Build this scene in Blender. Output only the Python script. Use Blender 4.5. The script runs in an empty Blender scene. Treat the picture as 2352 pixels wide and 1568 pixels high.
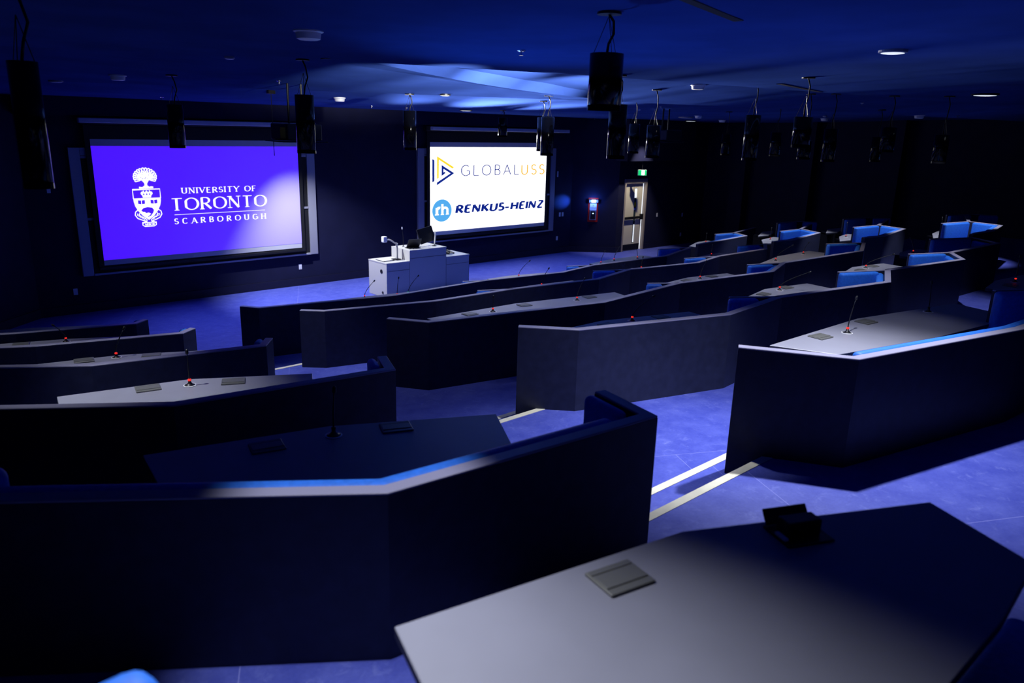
import bpy, bmesh, math, random
from mathutils import Vector, Matrix

# ---------------------------------------------------------------- camera, world, exposure
S = bpy.context.scene
COL = S.collection
EYE = 3.65                                   # eye height above the front floor; ground plan: x along the front wall, y towards it
cam_d = bpy.data.cameras.new('camera')
cam = bpy.data.objects.new('camera', cam_d)
COL.objects.link(cam)
cam_d.sensor_width = 36.0
cam_d.lens = 26.8458
cam_d.clip_start = 0.05
RIGHT, DOWN, FWD = None, None, None
def _cam():
    c = Vector((1176.0, 784.0)); v1 = Vector((3150.0, 345.0)); vz = Vector((1000.0, 7000.0))
    f = math.sqrt(-((v1 - c).dot(vz - c)))
    x = Vector((v1.x - c.x, v1.y - c.y, f)).normalized()
    z = -Vector((vz.x - c.x, vz.y - c.y, f)).normalized()
    y = z.cross(x).normalized()
    if y.z < 0: y = -y
    r = Vector((x.x, y.x, z.x)); d = Vector((x.y, y.y, z.y)); w = Vector((x.z, y.z, z.z))
    m = Matrix((r, -d, -w)).transposed().to_4x4()
    m.translation = Vector((0, 0, EYE))
    return m
cam.matrix_world = _cam()
cam_d.dof.use_dof = True
cam_d.dof.focus_distance = 8.5
cam_d.dof.aperture_fstop = 2.2
S.camera = cam
S.view_settings.view_transform = 'Standard'
S.view_settings.look = 'None'
S.view_settings.exposure = 0.0
S.view_settings.gamma = 1.0
S.view_settings.use_curve_mapping = False
wd = bpy.data.worlds.new('dark_hall'); S.world = wd; wd.use_nodes = True
wd.node_tree.nodes['Background'].inputs[0].default_value = (0.0, 0.0, 0.02, 1)
wd.node_tree.nodes['Background'].inputs[1].default_value = 0.05

WHITE = (0.86, 0.9, 1.0)
def spot(name, loc, target, power, angle=70, blend=0.6, color=WHITE, radius=0.04):
    l = bpy.data.lights.new(name, 'SPOT'); l.energy = power; l.color = color
    l.spot_size = math.radians(angle); l.spot_blend = blend; l.shadow_soft_size = radius
    o = bpy.data.objects.new(name, l); COL.objects.link(o); o.location = loc
    o.rotation_euler = (Vector(target) - Vector(loc)).to_track_quat('-Z', 'Y').to_euler()
    return o
# house downlights, plus spots added to brighten partition edges and tables (position on the ceiling, aim, watts)
COOL = (0.35, 0.5, 1.0)
WARM = (1.0, 0.93, 0.78)
DL = [  # position, aim, watts, cone, edge softness, colour
 ((5.45, 2.45, 4.15), (5.30, 2.35, 1.5), 1050, 94, .8, WHITE),      # over the aisle, nearest the camera
 ((4.45, 3.5, 4.2), (4.3, 3.6, 1.2), 400, 66, .6, WHITE),
 ((3.85, 8.3, 4.2), (3.85, 8.2, .6), 620, 52, .6, WHITE),
 ((4.2, 6.2, 4.2), (4.1, 6.0, 1), 110, 60, .8, WHITE),
 ((1.05, 2.28, 4.15), (0.62, 1.15, 2.29), 560, 78, 1.0, WHITE),       # over the nearest table
 ((1.45, 2.25, 4.15), (1.40, 2.30, 2.29), 340, 36, .7, WHITE),      # added to light the top edge of the nearest partition
 ((1.1, 6.2, 4.15), (1.35, 5.8, 1.7), 600, 56, .8, WHITE),
 ((1.6, 8.4, 4.2), (1.7, 7.9, 1.3), 330, 56, .8, WHITE),
 ((.9, 10.6, 4.15), (.9, 10.1, 1.0), 240, 56, .8, WHITE),
 ((9.1, 3.80, 4.15), (9.2, 3.95, 1.9), 430, 64, .6, WHITE),         # one above each booth of the middle block
 ((11.55, 3.88, 4.1), (12.0, 4.1, 1.8), 460, 64, .6, WHITE),
 ((10.2, 6.5, 4.1), (10.2, 6.6, 1.4), 240, 60, .7, WHITE),
 ((13.15, 7.3, 4.05), (13.5, 7.0, 1.4), 260, 70, .7, WARM),
 ((6.7, 6.3, 4.15), (6.9, 6.7, 1.4), 300, 66, .7, WHITE),
 ((9.25, 8.1, 4.1), (9.0, 8.3, 1), 300, 66, .7, WHITE),
 ((11.8, 8.10, 4.1), (11.8, 8.25, 1), 420, 66, .7, WHITE),
 ((7.6, 9.98, 4.1), (7.6, 10.05, .9), 330, 70, .8, WHITE),  # added to brighten the front row partition cap
 ((6.2, 8.15, 4.15), (6.2, 8.2, 1.2), 190, 66, .8, WHITE),  # added for the second row cap
 ((9.2, 5.92, 4.15), (9.2, 6.0, 1.5), 260, 60, .8, WHITE),  # added, with the next one, to whiten the third row cap
 ((12.4, 5.88, 4.1), (12.4, 5.95, 1.5), 260, 60, .8, WHITE),  # second added spot for the third row cap
 ((10.6, 10.0, 4.05), (10.6, 10.1, .7), 480, 70, .7, WHITE),
 ((13.7, 10.2, 4.0), (13.7, 10.3, .7), 380, 66, .7, WHITE),
 ((17.5, 10.8, 4.0), (17.6, 11.1, .8), 760, 54, .5, WHITE),
 ((17.5, 8.90, 4.0), (17.7, 9.4, 1), 800, 52, .5, WHITE),
 ((17.3, 7.05, 4.0), (17.6, 7.5, 1.2), 800, 52, .5, WHITE),
 ((17.1, 5.02, 4.0), (17.4, 5.5, 1.4), 700, 54, .5, WHITE),
 ((7.2, 14.5, 3.9), (8.3, 14.5, 0.6), 2300, 84, .7, WHITE),        # beside the lectern
 ((7.1, 2.75, 4.15), (7.2, 2.65, 2.0), 75, 50, 1.0, WHITE),  # weak fill added over the big fifth row table
 ((9.9, 14.6, 3.9), (9.9, 14.3, 0.4), 500, 50, .8, WHITE),
 ((5.6, 13.7, 3.9), (5.4, 12.4, 0), 620, 96, .9, COOL),
 ((12.5, 14.4, 3.9), (12.3, 13.4, 0), 900, 96, .9, COOL),
 ((15.5, 13.6, 3.9), (15.2, 13.3, 0), 600, 96, .9, COOL),
 ((18.45, 13.92, 3.85), (18.75, 14.75, 0.6), 700, 58, .6, WARM),        # in front of the exit door
]
for p, t, w, a, bl, c in DL:
    spot('ceiling_spot', p, t, w * .5, a, bl, c)
# unseen spots added to stand in for light bounced up on the ceiling
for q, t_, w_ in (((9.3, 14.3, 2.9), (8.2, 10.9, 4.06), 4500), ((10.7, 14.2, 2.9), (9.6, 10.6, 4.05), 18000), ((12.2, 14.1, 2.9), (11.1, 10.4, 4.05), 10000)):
    spot('bounce_fill', q, t_, w_, 28, 1.0, (1.0, 0.97, 0.95), 0.3)
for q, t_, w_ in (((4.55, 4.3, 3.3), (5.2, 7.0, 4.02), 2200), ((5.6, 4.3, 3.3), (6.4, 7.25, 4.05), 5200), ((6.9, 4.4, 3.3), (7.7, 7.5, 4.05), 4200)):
    spot('bounce_fill', q, t_, w_, 27, 1.0, (1.0, 1.0, 0.95), 0.05)
spot('bounce_fill', (5.0, 7.2, 1.6), (4.6, 3.6, 4.2), 420, 70, 1.0, (0.1, 0.3, 1.0), 0.1)  # unseen blue spot added to tint the nearer ceiling

# ---------------------------------------------------------------- materials
def mat(name, col, rough=0.6, spec=0.3, metal=0.0, emit=None, estr=1.0, noise=None, bump=0.0):
    m = bpy.data.materials.new(name); m.use_nodes = True
    nt = m.node_tree; b = nt.nodes['Principled BSDF']
    b.inputs['Base Color'].default_value = (*col, 1)
    b.inputs['Roughness'].default_value = rough
    b.inputs['Metallic'].default_value = metal
    b.inputs['Specular IOR Level'].default_value = spec
    if emit is not None:
        b.inputs['Emission Color'].default_value = (*emit, 1)
        b.inputs['Emission Strength'].default_value = estr
    if noise:
        sc, amt, det = noise
        tc = nt.nodes.new('ShaderNodeTexCoord'); n = nt.nodes.new('ShaderNodeTexNoise')
        n.inputs['Scale'].default_value = sc; n.inputs['Detail'].default_value = det
        nt.links.new(tc.outputs['Object'], n.inputs['Vector'])
        r = nt.nodes.new('ShaderNodeValToRGB')
        r.color_ramp.elements[0].position = 0.35; r.color_ramp.elements[1].position = 0.7
        r.color_ramp.elements[0].color = tuple(c * (1 - amt) for c in col) + (1,)
        r.color_ramp.elements[1].color = tuple(min(1, c * (1 + amt)) for c in col) + (1,)
        nt.links.new(n.outputs['Fac'], r.inputs['Fac'])
        nt.links.new(r.outputs['Color'], b.inputs['Base Color'])
        if bump:
            bp = nt.nodes.new('ShaderNodeBump'); bp.inputs['Strength'].default_value = bump
            nt.links.new(n.outputs['Fac'], bp.inputs['Height']); nt.links.new(bp.outputs['Normal'], b.inputs['Normal'])
    return m
def floor_mat():
    m = mat('blue_vinyl', (0.055, 0.07, 0.5), 0.5, 0.3)
    nt = m.node_tree; b = nt.nodes['Principled BSDF']
    tc = nt.nodes.new('ShaderNodeTexCoord')
    n1 = nt.nodes.new('ShaderNodeTexNoise'); n1.inputs['Scale'].default_value = 5; n1.inputs['Detail'].default_value = 9; n1.inputs['Roughness'].default_value = 0.7
    n2 = nt.nodes.new('ShaderNodeTexNoise'); n2.inputs['Scale'].default_value = 60; n2.inputs['Detail'].default_value = 4
    mp = nt.nodes.new('ShaderNodeMapping'); mp.inputs['Rotation'].default_value = (0, 0, math.radians(28)); mp.inputs['Location'].default_value = (0.35, 0.55, 0)
    bk = nt.nodes.new('ShaderNodeTexBrick'); bk.inputs['Scale'].default_value = 1.0
    bk.inputs['Brick Width'].default_value = 6.0; bk.inputs['Row Height'].default_value = 1.83; bk.inputs['Mortar Size'].default_value = 0.002
    bk.inputs['Color1'].default_value = bk.inputs['Color2'].default_value = (0, 0, 0, 1); bk.inputs['Mortar'].default_value = (1, 1, 1, 1)
    L = nt.links.new
    L(tc.outputs['Object'], n1.inputs['Vector']); L(tc.outputs['Object'], n2.inputs['Vector']); L(tc.outputs['Object'], mp.inputs['Vector']); L(mp.outputs['Vector'], bk.inputs['Vector'])
    r = nt.nodes.new('ShaderNodeValToRGB'); r.color_ramp.elements[0].position = 0.3; r.color_ramp.elements[1].position = 0.72
    r.color_ramp.elements[0].color = (0.055, 0.075, 0.47, 1); r.color_ramp.elements[1].color = (0.12, 0.15, 0.62, 1)
    L(n1.outputs['Fac'], r.inputs['Fac'])
    mx = nt.nodes.new('ShaderNodeMixRGB'); mx.blend_type = 'MULTIPLY'; mx.inputs['Fac'].default_value = 0.25
    L(r.outputs['Color'], mx.inputs['Color1']); L(n2.outputs['Fac'], mx.inputs['Color2'])
    n3 = nt.nodes.new('ShaderNodeTexNoise'); n3.inputs['Scale'].default_value = 11; n3.inputs['Detail'].default_value = 8; n3.inputs['Roughness'].default_value = 0.75; n3.inputs['Distortion'].default_value = 0.6
    L(tc.outputs['Object'], n3.inputs['Vector'])
    r3 = nt.nodes.new('ShaderNodeValToRGB'); r3.color_ramp.elements[0].position = 0.55; r3.color_ramp.elements[1].position = 0.75; r3.color_ramp.elements[1].color = (.55, .55, .55, 1)
    L(n3.outputs['Fac'], r3.inputs['Fac'])
    m3 = nt.nodes.new('ShaderNodeMixRGB'); m3.inputs['Color2'].default_value = (0.24, 0.28, 0.72, 1)
    L(r3.outputs['Color'], m3.inputs['Fac']); L(mx.outputs['Color'], m3.inputs['Color1']); mx = m3
    m2 = nt.nodes.new('ShaderNodeMixRGB'); m2.inputs['Color2'].default_value = (0.25, 0.27, 0.7, 1)
    L(bk.outputs['Color'], m2.inputs['Fac']); L(mx.outputs['Color'], m2.inputs['Color1'])
    L(m2.outputs['Color'], b.inputs['Base Color'])
    return m
M = {
 'floor': floor_mat(),
 'ceiling': mat('blue_lit_ceiling', (0.028, 0.06, 0.25), 0.8, 0.0, noise=(1.3, 0.12, 3)),  # blue of the light on the ceiling is put into its base colour
 'wall': mat('navy_wall_paint', (0.010, 0.011, 0.04), 0.7, 0.15, noise=(3, 0.1, 2)),
 'base': mat('black_rubber_base', (0.008, 0.008, 0.03), 0.5, 0.3),
 'panel': mat('charcoal_laminate', (0.02, 0.023, 0.052), 0.45, 0.3, noise=(14, 0.15, 4)),
 'cap': mat('grey_laminate_cap', (0.26, 0.25, 0.36), 0.4, 0.4),
 'table': mat('grey_laminate_top', (0.26, 0.26, 0.32), 0.42, 0.4, noise=(2.2, 0.06, 5)),
 'edge': mat('dark_table_edge', (0.03, 0.03, 0.05), 0.5),
 'leg': mat('black_steel', (0.012, 0.012, 0.02), 0.5, 0.3, 0.5),
 'blue': mat('blue_upholstery', (0.02, 0.14, 0.62), 0.6, 0.3, noise=(40, 0.1, 2)),
 'nosing': mat('cream_stair_nosing', (0.8, 0.76, 0.6), 0.6, noise=(9, 0.08, 3)),
 'lectern': mat('pale_grey_laminate', (0.5, 0.49, 0.47), 0.5, 0.3),
 'black': mat('black_plastic', (0.01, 0.01, 0.013), 0.4, 0.4),
 'gloss': mat('gloss_black_metal', (0.002, 0.002, 0.003), 0.13, 0.2),
 'grey': mat('brushed_grey_lid', (0.17, 0.17, 0.16), 0.4, 0.5, 0.3),
 'alu': mat('anodised_aluminium', (0.34, 0.34, 0.42), 0.42, 0.5, 0.3),
 'board': mat('black_chalkboard', (0.01, 0.01, 0.012), 0.6),
 'white': mat('white_plastic', (0.75, 0.75, 0.78), 0.4),
 'fabric': mat('screen_fabric', (0.55, 0.55, 0.6), 0.8, 0.1),
 'chrome': mat('chrome', (0.8, 0.8, 0.82), 0.2, 0.5, 1.0),
 'led': mat('red_led_ring', (0.5, 0.02, 0.02), 0.4, emit=(0.9, 0.03, 0.02), estr=0.9),
 'gled': mat('green_led_ring', (0.02, 0.5, 0.2), 0.4, emit=(0.1, 1, 0.5), estr=1),
 'door': mat('beige_door_paint', (0.62, 0.56, 0.46), 0.5),
 'frame': mat('bronze_door_frame', (0.32, 0.27, 0.24), 0.5),
 'red': mat('red_plate', (0.6, 0.02, 0.01), 0.5),
 'paper': mat('paper', (0.8, 0.8, 0.85), 0.8, emit=None),
 'ink': mat('dark_print', (0.03, 0.03, 0.06), 0.8),
 'strobe': mat('blue_strobe_lens', (0.3, 0.5, 1.0), 0.3, emit=(0.25, 0.45, 1.0), estr=9),
 'exitg': mat('exit_green', (0.0, 0.3, 0.1), 0.5, emit=(0.0, 0.32, 0.09), estr=1.0),
 'exitw': mat('exit_white', (0.8, 0.9, 0.85), 0.5, emit=(0.8, 1.0, 0.9), estr=1.1),
 'lite': mat('lit_corridor_glass', (0.5, 0.55, 0.6), 0.2, emit=(0.85, 0.9, 1.0), estr=0.9),
 'darkglass': mat('dark_door_glass', (0.03, 0.05, 0.07), 0.15),
 'yellow': mat('yellow_sticker', (0.8, 0.62, 0.02), 0.6),
 'bsticker': mat('blue_sticker', (0.05, 0.1, 0.6), 0.6),
 'lamp': mat('lit_downlight_lens', (0.8, 0.8, 0.8), 0.4, emit=(0.85, 0.92, 1.0), estr=0.9),
 'violet': mat('violet_slide', (0.45, 0.42, 0.5), 0.8, 0.1, emit=(0.062, 0.0, 1.0), estr=1.0),
 'wslide': mat('white_slide', (0.5, 0.5, 0.55), 0.8, 0.1, emit=(1.0, 1.0, 1.0), estr=1.6),
 'wmark': mat('white_slide_mark', (0.5, 0.5, 0.5), 0.8, 0.1, emit=(1, 1, 1), estr=1.2),
 'vmark': mat('violet_slide_mark', (0.45, 0.42, 0.5), 0.8, 0.1, emit=(0.062, 0.0, 1.0), estr=1.0),
 'nmark': mat('navy_slide_mark', (0.02, 0.02, 0.03), 0.8, 0.1, emit=(0.004, 0.018, 0.24), estr=1.0),
 'ymark': mat('yellow_slide_mark', (0.02, 0.02, 0.02), 0.8, 0.1, emit=(1.0, 0.74, 0.03), estr=1.0),
 'omark': mat('amber_slide_mark', (0.02, 0.02, 0.02), 0.8, 0.1, emit=(0.95, 0.5, 0.02), estr=1.0),
 'lbmark': mat('light_blue_slide_mark', (0.02, 0.02, 0.02), 0.8, 0.1, emit=(0.09, 0.42, 0.87), estr=1.0),
 'display': mat('laptop_display', (0.02, 0.02, 0.02), 0.2),
}

# ---------------------------------------------------------------- mesh helpers
def link(name, bm, m, parent=None, bevel=0, seg=2, smooth=False, world=None):
    bmesh.ops.recalc_face_normals(bm, faces=bm.faces)
    me = bpy.data.meshes.new(name); bm.to_mesh(me); bm.free()
    if isinstance(m, (list, tuple)):
        for k in m: me.materials.append(M[k])
    else: me.materials.append(M[m])
    if smooth:
        for p in me.polygons: p.use_smooth = True
    o = bpy.data.objects.new(name, me); COL.objects.link(o)
    if parent: o.parent = parent
    if bevel:
        b = o.modifiers.new('bevel', 'BEVEL'); b.width = bevel; b.segments = seg; b.limit_method = 'ANGLE'; b.angle_limit = math.radians(35)
        b.harden_normals = False
    return o
def thing(name, label, cat, loc=(0, 0, 0), rz=0.0, group=None):
    o = bpy.data.objects.new(name, None); COL.objects.link(o); o.empty_display_size = 0.1
    o.location = loc; o.rotation_euler = (0, 0, rz); tag(o, label, cat, group); return o
def tag(o, label, cat, group=None):
    o['label'] = label; o['category'] = cat
    if group: o['group'] = group
    return o
def struct(o):
    o['kind'] = 'structure'; return o
def box(bm, x0, x1, y0, y1, z0, z1, mi=0):
    v = [bm.verts.new(p) for p in ((x0,y0,z0),(x1,y0,z0),(x1,y1,z0),(x0,y1,z0),(x0,y0,z1),(x1,y0,z1),(x1,y1,z1),(x0,y1,z1))]
    for f in ((0,3,2,1),(4,5,6,7),(0,1,5,4),(1,2,6,5),(2,3,7,6),(3,0,4,7)):
        bm.faces.new([v[i] for i in f]).material_index = mi
    return v
def prism(bm, poly, z0, z1, mi=0):
    a = [bm.verts.new((p[0], p[1], z0)) for p in poly]; b = [bm.verts.new((p[0], p[1], z1)) for p in poly]
    n = len(poly)
    bm.faces.new(a[::-1]).material_index = mi; bm.faces.new(b).material_index = mi
    for i in range(n):
        bm.faces.new((a[i], a[(i+1) % n], b[(i+1) % n], b[i])).material_index = mi
def tube(bm, pts, r, n=8, caps=True):
    pts = [Vector(p) for p in pts]; rings = []
    up = Vector((0, 0, 1))
    for i, p in enumerate(pts):
        d = (pts[min(i+1, len(pts)-1)] - pts[max(i-1, 0)]).normalized()
        u = d.cross(Vector((1, 0, 0)) if abs(d.z) > 0.9 else up).normalized(); w = d.cross(u)
        rr = r[i] if isinstance(r, (list, tuple)) else r
        rings.append([bm.verts.new(p + rr * (math.cos(2*math.pi*k/n) * u + math.sin(2*math.pi*k/n) * w)) for k in range(n)])
    for a, b in zip(rings, rings[1:]):
        for k in range(n): bm.faces.new((a[k], a[(k+1) % n], b[(k+1) % n], b[k]))
    if caps: bm.faces.new(rings[0][::-1]); bm.faces.new(rings[-1])
def lathe(bm, prof, n=24, cx=0, cy=0):
    rings = []
    for r, z in prof:
        rings.append([bm.verts.new((cx + r*math.cos(2*math.pi*k/n), cy + r*math.sin(2*math.pi*k/n), z)) for k in range(n)])
    for a, b in zip(rings, rings[1:]):
        for k in range(n): bm.faces.new((a[k], a[(k+1) % n], b[(k+1) % n], b[k]))
    bm.faces.new(rings[0][::-1]); bm.faces.new(rings[-1])
def offset(pts, d):
    """mitred offset of an open polyline; d>0 is to the left of travel"""
    P = [Vector((p[0], p[1])) for p in pts]; out = []
    nrm = []
    for a, b in zip(P, P[1:]):
        t = (b - a).normalized(); nrm.append(Vector((-t.y, t.x)))
    for i, p in enumerate(P):
        if i == 0: o = nrm[0] * d
        elif i == len(P) - 1: o = nrm[-1] * d
        else:
            m = (nrm[i-1] + nrm[i]).normalized(); o = m * (d / max(0.35, m.dot(nrm[i])))
        out.append((p.x + o.x, p.y + o.y))
    return out
def band(bm, pts, d0, d1, z0, z1, mi=0):
    A = offset(pts, d0); B = offset(pts, d1)
    def ring(z): return [[bm.verts.new((p[0], p[1], z)) for p in A], [bm.verts.new((p[0], p[1], z)) for p in B]]
    lo, hi = ring(z0), ring(z1); n = len(A)
    def f(*v): bm.faces.new(v).material_index = mi
    for i in range(n - 1):
        f(lo[0][i], lo[0][i+1], hi[0][i+1], hi[0][i]); f(lo[1][i+1], lo[1][i], hi[1][i], hi[1][i+1])
        f(hi[0][i], hi[0][i+1], hi[1][i+1], hi[1][i]); f(lo[0][i+1], lo[0][i], lo[1][i], lo[1][i+1])
    f(lo[0][0], hi[0][0], hi[1][0], lo[1][0]); f(lo[0][-1], lo[1][-1], hi[1][-1], hi[0][-1])
def interp(L, x):
    if x <= L[0][0]: return L[0][1]
    for a, b in zip(L, L[1:]):
        if x <= b[0]: return a[1] + (b[1]-a[1]) * (x-a[0]) / (b[0]-a[0])
    return L[-1][1]

# ---------------------------------------------------------------- room shell
TIER = lambda k: 0.31 * (k - 1)            # floor level of row k
XL, XR, YF, YB = -2.6, 22.6, 15.91, -3.0
L1 = [(-4,11.0),(2.07,7.95),(3.46,6.94),(4.78,6.49),(6.5,5.93),(10.15,5.23),(14,4.6),(24,3.2)]
L2 = [(-4,16.2),(2.0,13.0),(6.38,10.47),(9.47,8.62),(12.5,7.3),(24,5.0)]
L3 = [(-4,16.3),(2,14.2),(6,13.5),(8.5,13.0),(13.5,12.6),(24,11.5)]
def cz(x, y):
    a, b, c = interp(L1, x), interp(L2, x), interp(L3, x)
    if y <= a: return EYE + .80 - .25 * (y+3)/(a+3)
    if y <= b: return EYE + .66 - .24 * (y-a)/(b-a)
    if y <= c: return EYE + .55 - .22 * (y-b)/(c-b)
    return EYE + .33 - .07 * (y-c)/max(16.2-c, .01)
xs = sorted(set([-4.0, 24.0] + [p[0] for L in (L1, L2, L3) for p in L] + [i*1.5 for i in range(-2, 16)]))
bm = bmesh.new()
def strip(fa, za, fb, zb):
    A = [bm.verts.new((x, fa(x), EYE+za)) for x in xs]; B = [bm.verts.new((x, fb(x), EYE+zb)) for x in xs]
    for i in range(len(xs)-1): bm.faces.new((A[i], A[i+1], B[i+1], B[i]))
strip(lambda x: YB, .80, lambda x: interp(L1, x), .55)
strip(lambda x: interp(L1, x), .55, lambda x: interp(L1, x)+.002, .66)
strip(lambda x: interp(L1, x)+.002, .66, lambda x: interp(L2, x), .42)
strip(lambda x: interp(L2, x), .42, lambda x: interp(L2, x)+.002, .55)
strip(lambda x: interp(L2, x)+.002, .55, lambda x: interp(L3, x), .33)
strip(lambda x: interp(L3, x), .33, lambda x: 16.4, .26)
struct(link('ceiling', bm, 'ceiling'))
# the long tapering fold in the middle ceiling panel
bm = bmesh.new()
A0, A1 = Vector((3.9, 6.75)), Vector((9.75, 8.0)); n2 = Vector((-(A1-A0).y, (A1-A0).x)).normalized()
pr = []
for i in range(13):
    t = i/12; p = A0.lerp(A1, t); h = 0.10 * math.sin(math.pi * min(1, t*1.0)) ** 0.8 + 0.002
    q = p + n2 * 0.22; s = p + n2 * 0.9
    pr.append([bm.verts.new((p.x, p.y, cz(p.x, p.y) + .004)), bm.verts.new((q.x, q.y, cz(q.x, q.y) - h)), bm.verts.new((s.x, s.y, cz(s.x, s.y) + .004))])
for a, b in zip(pr, pr[1:]):
    bm.faces.new((a[0], b[0], b[1], a[1])); bm.faces.new((a[1], b[1], b[2], a[2]))
struct(link('trim_1', bm, 'ceiling'))

def wallbox(name, poly, z0, z1, m='wall'):
    bm = bmesh.new(); prism(bm, poly, z0, z1); return struct(link(name, bm, m))
wallbox('wall_front', [(2.9,YF),(17.05,YF),(17.05,YF+.2),(2.9,YF+.2)], 0, 4.6)
wallbox('wall_front_right', [(17.05,YF),(18.1,14.97),(18.3,15.25),(17.05,YF+.2)], 0, 4.6)
wallbox('wall_front_left', [(2.9,YF),(2.9,YF+.2),(1.6,15.25),(1.85,14.97)], 0, 4.6)
wallbox('wall_exit_left', [(1.85,14.97),(1.6,15.25),(XL,15.25),(XL,15.0)], 0, 4.6)
# exit wall with a door opening 18.46 .. 19.52
bm = bmesh.new()
box(bm, 18.1, 18.36, 14.97, 15.22, 0, 4.6); box(bm, 19.45, XR, 14.97, 15.22, 0, 4.6); box(bm, 18.36, 19.45, 14.97, 15.22, 2.2, 4.6)
struct(link('wall_exit_right', bm, 'wall'))
wallbox('wall_right', [(XR,15.22),(XR,YB),(XR+.2,YB),(XR+.2,15.22)], 0, 4.7)
wallbox('wall_left', [(XL,15.22),(XL,YB),(XL-.2,YB),(XL-.2,15.22)], 0, 4.7)
wallbox('wall_back', [(XL,YB),(XR,YB),(XR,YB-.2),(XL,YB-.2)], 0, 4.7)
for i, y in enumerate((13.3, 11.1, 8.6)):
    wallbox('trim_%d' % (2+i), [(XR-.35,y),(XR,y),(XR,y+.5),(XR-.35,y+.5)], 0, 4.5)
# soffits: above the screens and above the exit
bm = bmesh.new(); box(bm, 2.9, 17.05, 15.45, YF, 3.62, 4.2); struct(link('trim_5', bm, 'wall'))
bm = bmesh.new(); box(bm, 17.9, 21.2, 14.55, 14.97, 2.75, 4.4); struct(link('trim_6', bm, 'wall'))
# skirting
def base(name, pts):
    bm = bmesh.new(); band(bm, pts, 0, -.02, 0.0, .17); return struct(link(name, bm, 'base'))
base('baseboard_front', [(1.85,14.965),(2.9,YF-.003),(17.05,YF-.003),(18.1,14.965),(18.35,14.965)])
base('baseboard_right', [(19.46,14.965),(XR-.01,14.965)])
base('baseboard_left', [(XL+.01,14.995),(1.84,14.965)])

# ---------------------------------------------------------------- seating plan (near edge of every partition, left to right)
MID = {1: dict(p=[(4.38,10.47),(4.55,10.22),(6.59,9.80),(8.54,9.89),(10.24,9.66),(11.31,9.85),(13.51,9.72),(14.97,10.12)], c1=[2,4,6], hooks=[3,5,7]),
       2: dict(p=[(4.35,8.59),(4.58,8.38),(6.05,8.02),(7.47,8.00),(9.07,7.78),(10.17,8.04),(11.78,7.76),(12.77,7.96),(14.47,7.94),(15.05,8.28)], c1=[2,4,6,8], hooks=[3,5,7,9]),
       3: dict(p=[(4.31,6.58),(4.57,6.19),(6.80,5.72),(8.55,5.89),(10.48,5.60),(11.38,5.90),(13.84,5.73),(14.97,6.18)], c1=[2,4,6], hooks=[3,5,7]),
       4: dict(p=[(4.38,4.64),(4.73,4.25),(6.34,3.77),(7.50,3.88),(9.41,3.52),(10.29,3.88),(12.19,3.59),(12.77,3.95),(14.74,3.86),(15.12,4.37)], c1=[2,4,6,8], hooks=[3,5,7,9]),
       5: dict(p=[(4.37,2.52),(4.75,1.89),(6.58,1.46),(7.9,1.35),(8.75,1.72),(11.0,1.45),(11.8,1.8),(13.9,1.7),(14.9,2.2)], c1=[3,5,7], hooks=[4,6,8])}
LEFT = {1: [(-1.5,12.6),(.2,11.3),(1.65,10.65),(2.93,10.31),(3.12,10.45)],
        2: [(-1.5,10.4),(.2,9.4),(1.50,8.73),(2.84,8.36),(3.03,8.50)],
        3: [(-1.5,8.4),(.2,7.55),(1.52,6.67),(2.89,6.38),(3.05,6.58)],
        4: [(-1.5,6.3),(.3,5.3),(1.44,4.51),(2.88,4.29),(3.01,4.60)],
        5: [(-1.6,4.1),(-.3,3.55),(1.46,2.24),(2.94,2.09),(3.03,2.51)]}
RGT = {1: dict(p=[(15.62,10.36),(16.4,10.38),(18.10,10.54),(18.40,11.06)], far=(19.9,11.35), e=(17.55,11.17)),
       2: dict(p=[(15.6,8.42),(16.27,8.31),(18.10,8.58),(18.42,9.22)], far=(19.7,9.6), e=(17.40,9.27)),
       3: dict(p=[(15.7,6.52),(16.34,6.39),(18.16,6.66),(18.35,7.31)], far=(19.77,7.69), e=(17.25,7.45)),
       4: dict(p=[(15.6,4.55),(16.50,4.48),(17.89,4.71),(18.04,5.36)], far=(19.3,5.8), e=(16.97,5.56))}
# second booth of the right block: left pad end, corner, right end
RGT2 = {2: [(18.99,10.21),(19.89,10.13),(20.2,9.72)], 3: [(18.76,8.36),(19.64,8.18),(20.0,7.75)], 4: [(19.0,6.14),(19.78,5.87),(20.1,5.45)]}
STEP = {k: 10.62 if k == 1 else [0, 0, 8.74, 6.65, 4.50, 2.32][k] for k in range(1, 6)}    # front edge of tier k+1 in the aisles
T = 0.07

# floor and tiers
bm = bmesh.new(); prism(bm, [(XL,YB),(XR,YB),(XR,16.2),(XL,16.2)], -.2, 0); struct(link('floor', bm, 'floor'))
for k in range(1, 6):
    f = [(XL, LEFT[k][0][1]+.4)] + [(x, y+.03) for x, y in LEFT[k][:-1]] + [(3.0, STEP[k])]
    m = [(x, y+.03) for x, y in MID[k]['p'][1:]]
    f += [(4.5, STEP[k])] + m
    r = RGT.get(k)
    if r: f += [(15.4 if k != 4 else 15.45, r['p'][0][1])] + [(x, y+.03) for x, y in r['p'][1:]] + [(r['far'][0], r['far'][1]+.03), (XR, r['far'][1]+.5)]
    else: f += [(16.4, 2.5), (18, 2.7), (XR, 3.6)]
    bm = bmesh.new(); prism(bm, f + [(XR, YB), (XL, YB)], TIER(k)+.0005, TIER(k+1)); struct(link('floor', bm, 'floor'))
    # intermediate step in the aisle beside the middle block
    bm = bmesh.new(); box(bm, 2.9, 4.74, STEP[k]-.05, STEP[k]+.37, TIER(k)+.001, TIER(k)+.155); struct(link('floor', bm, 'floor'))
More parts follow.
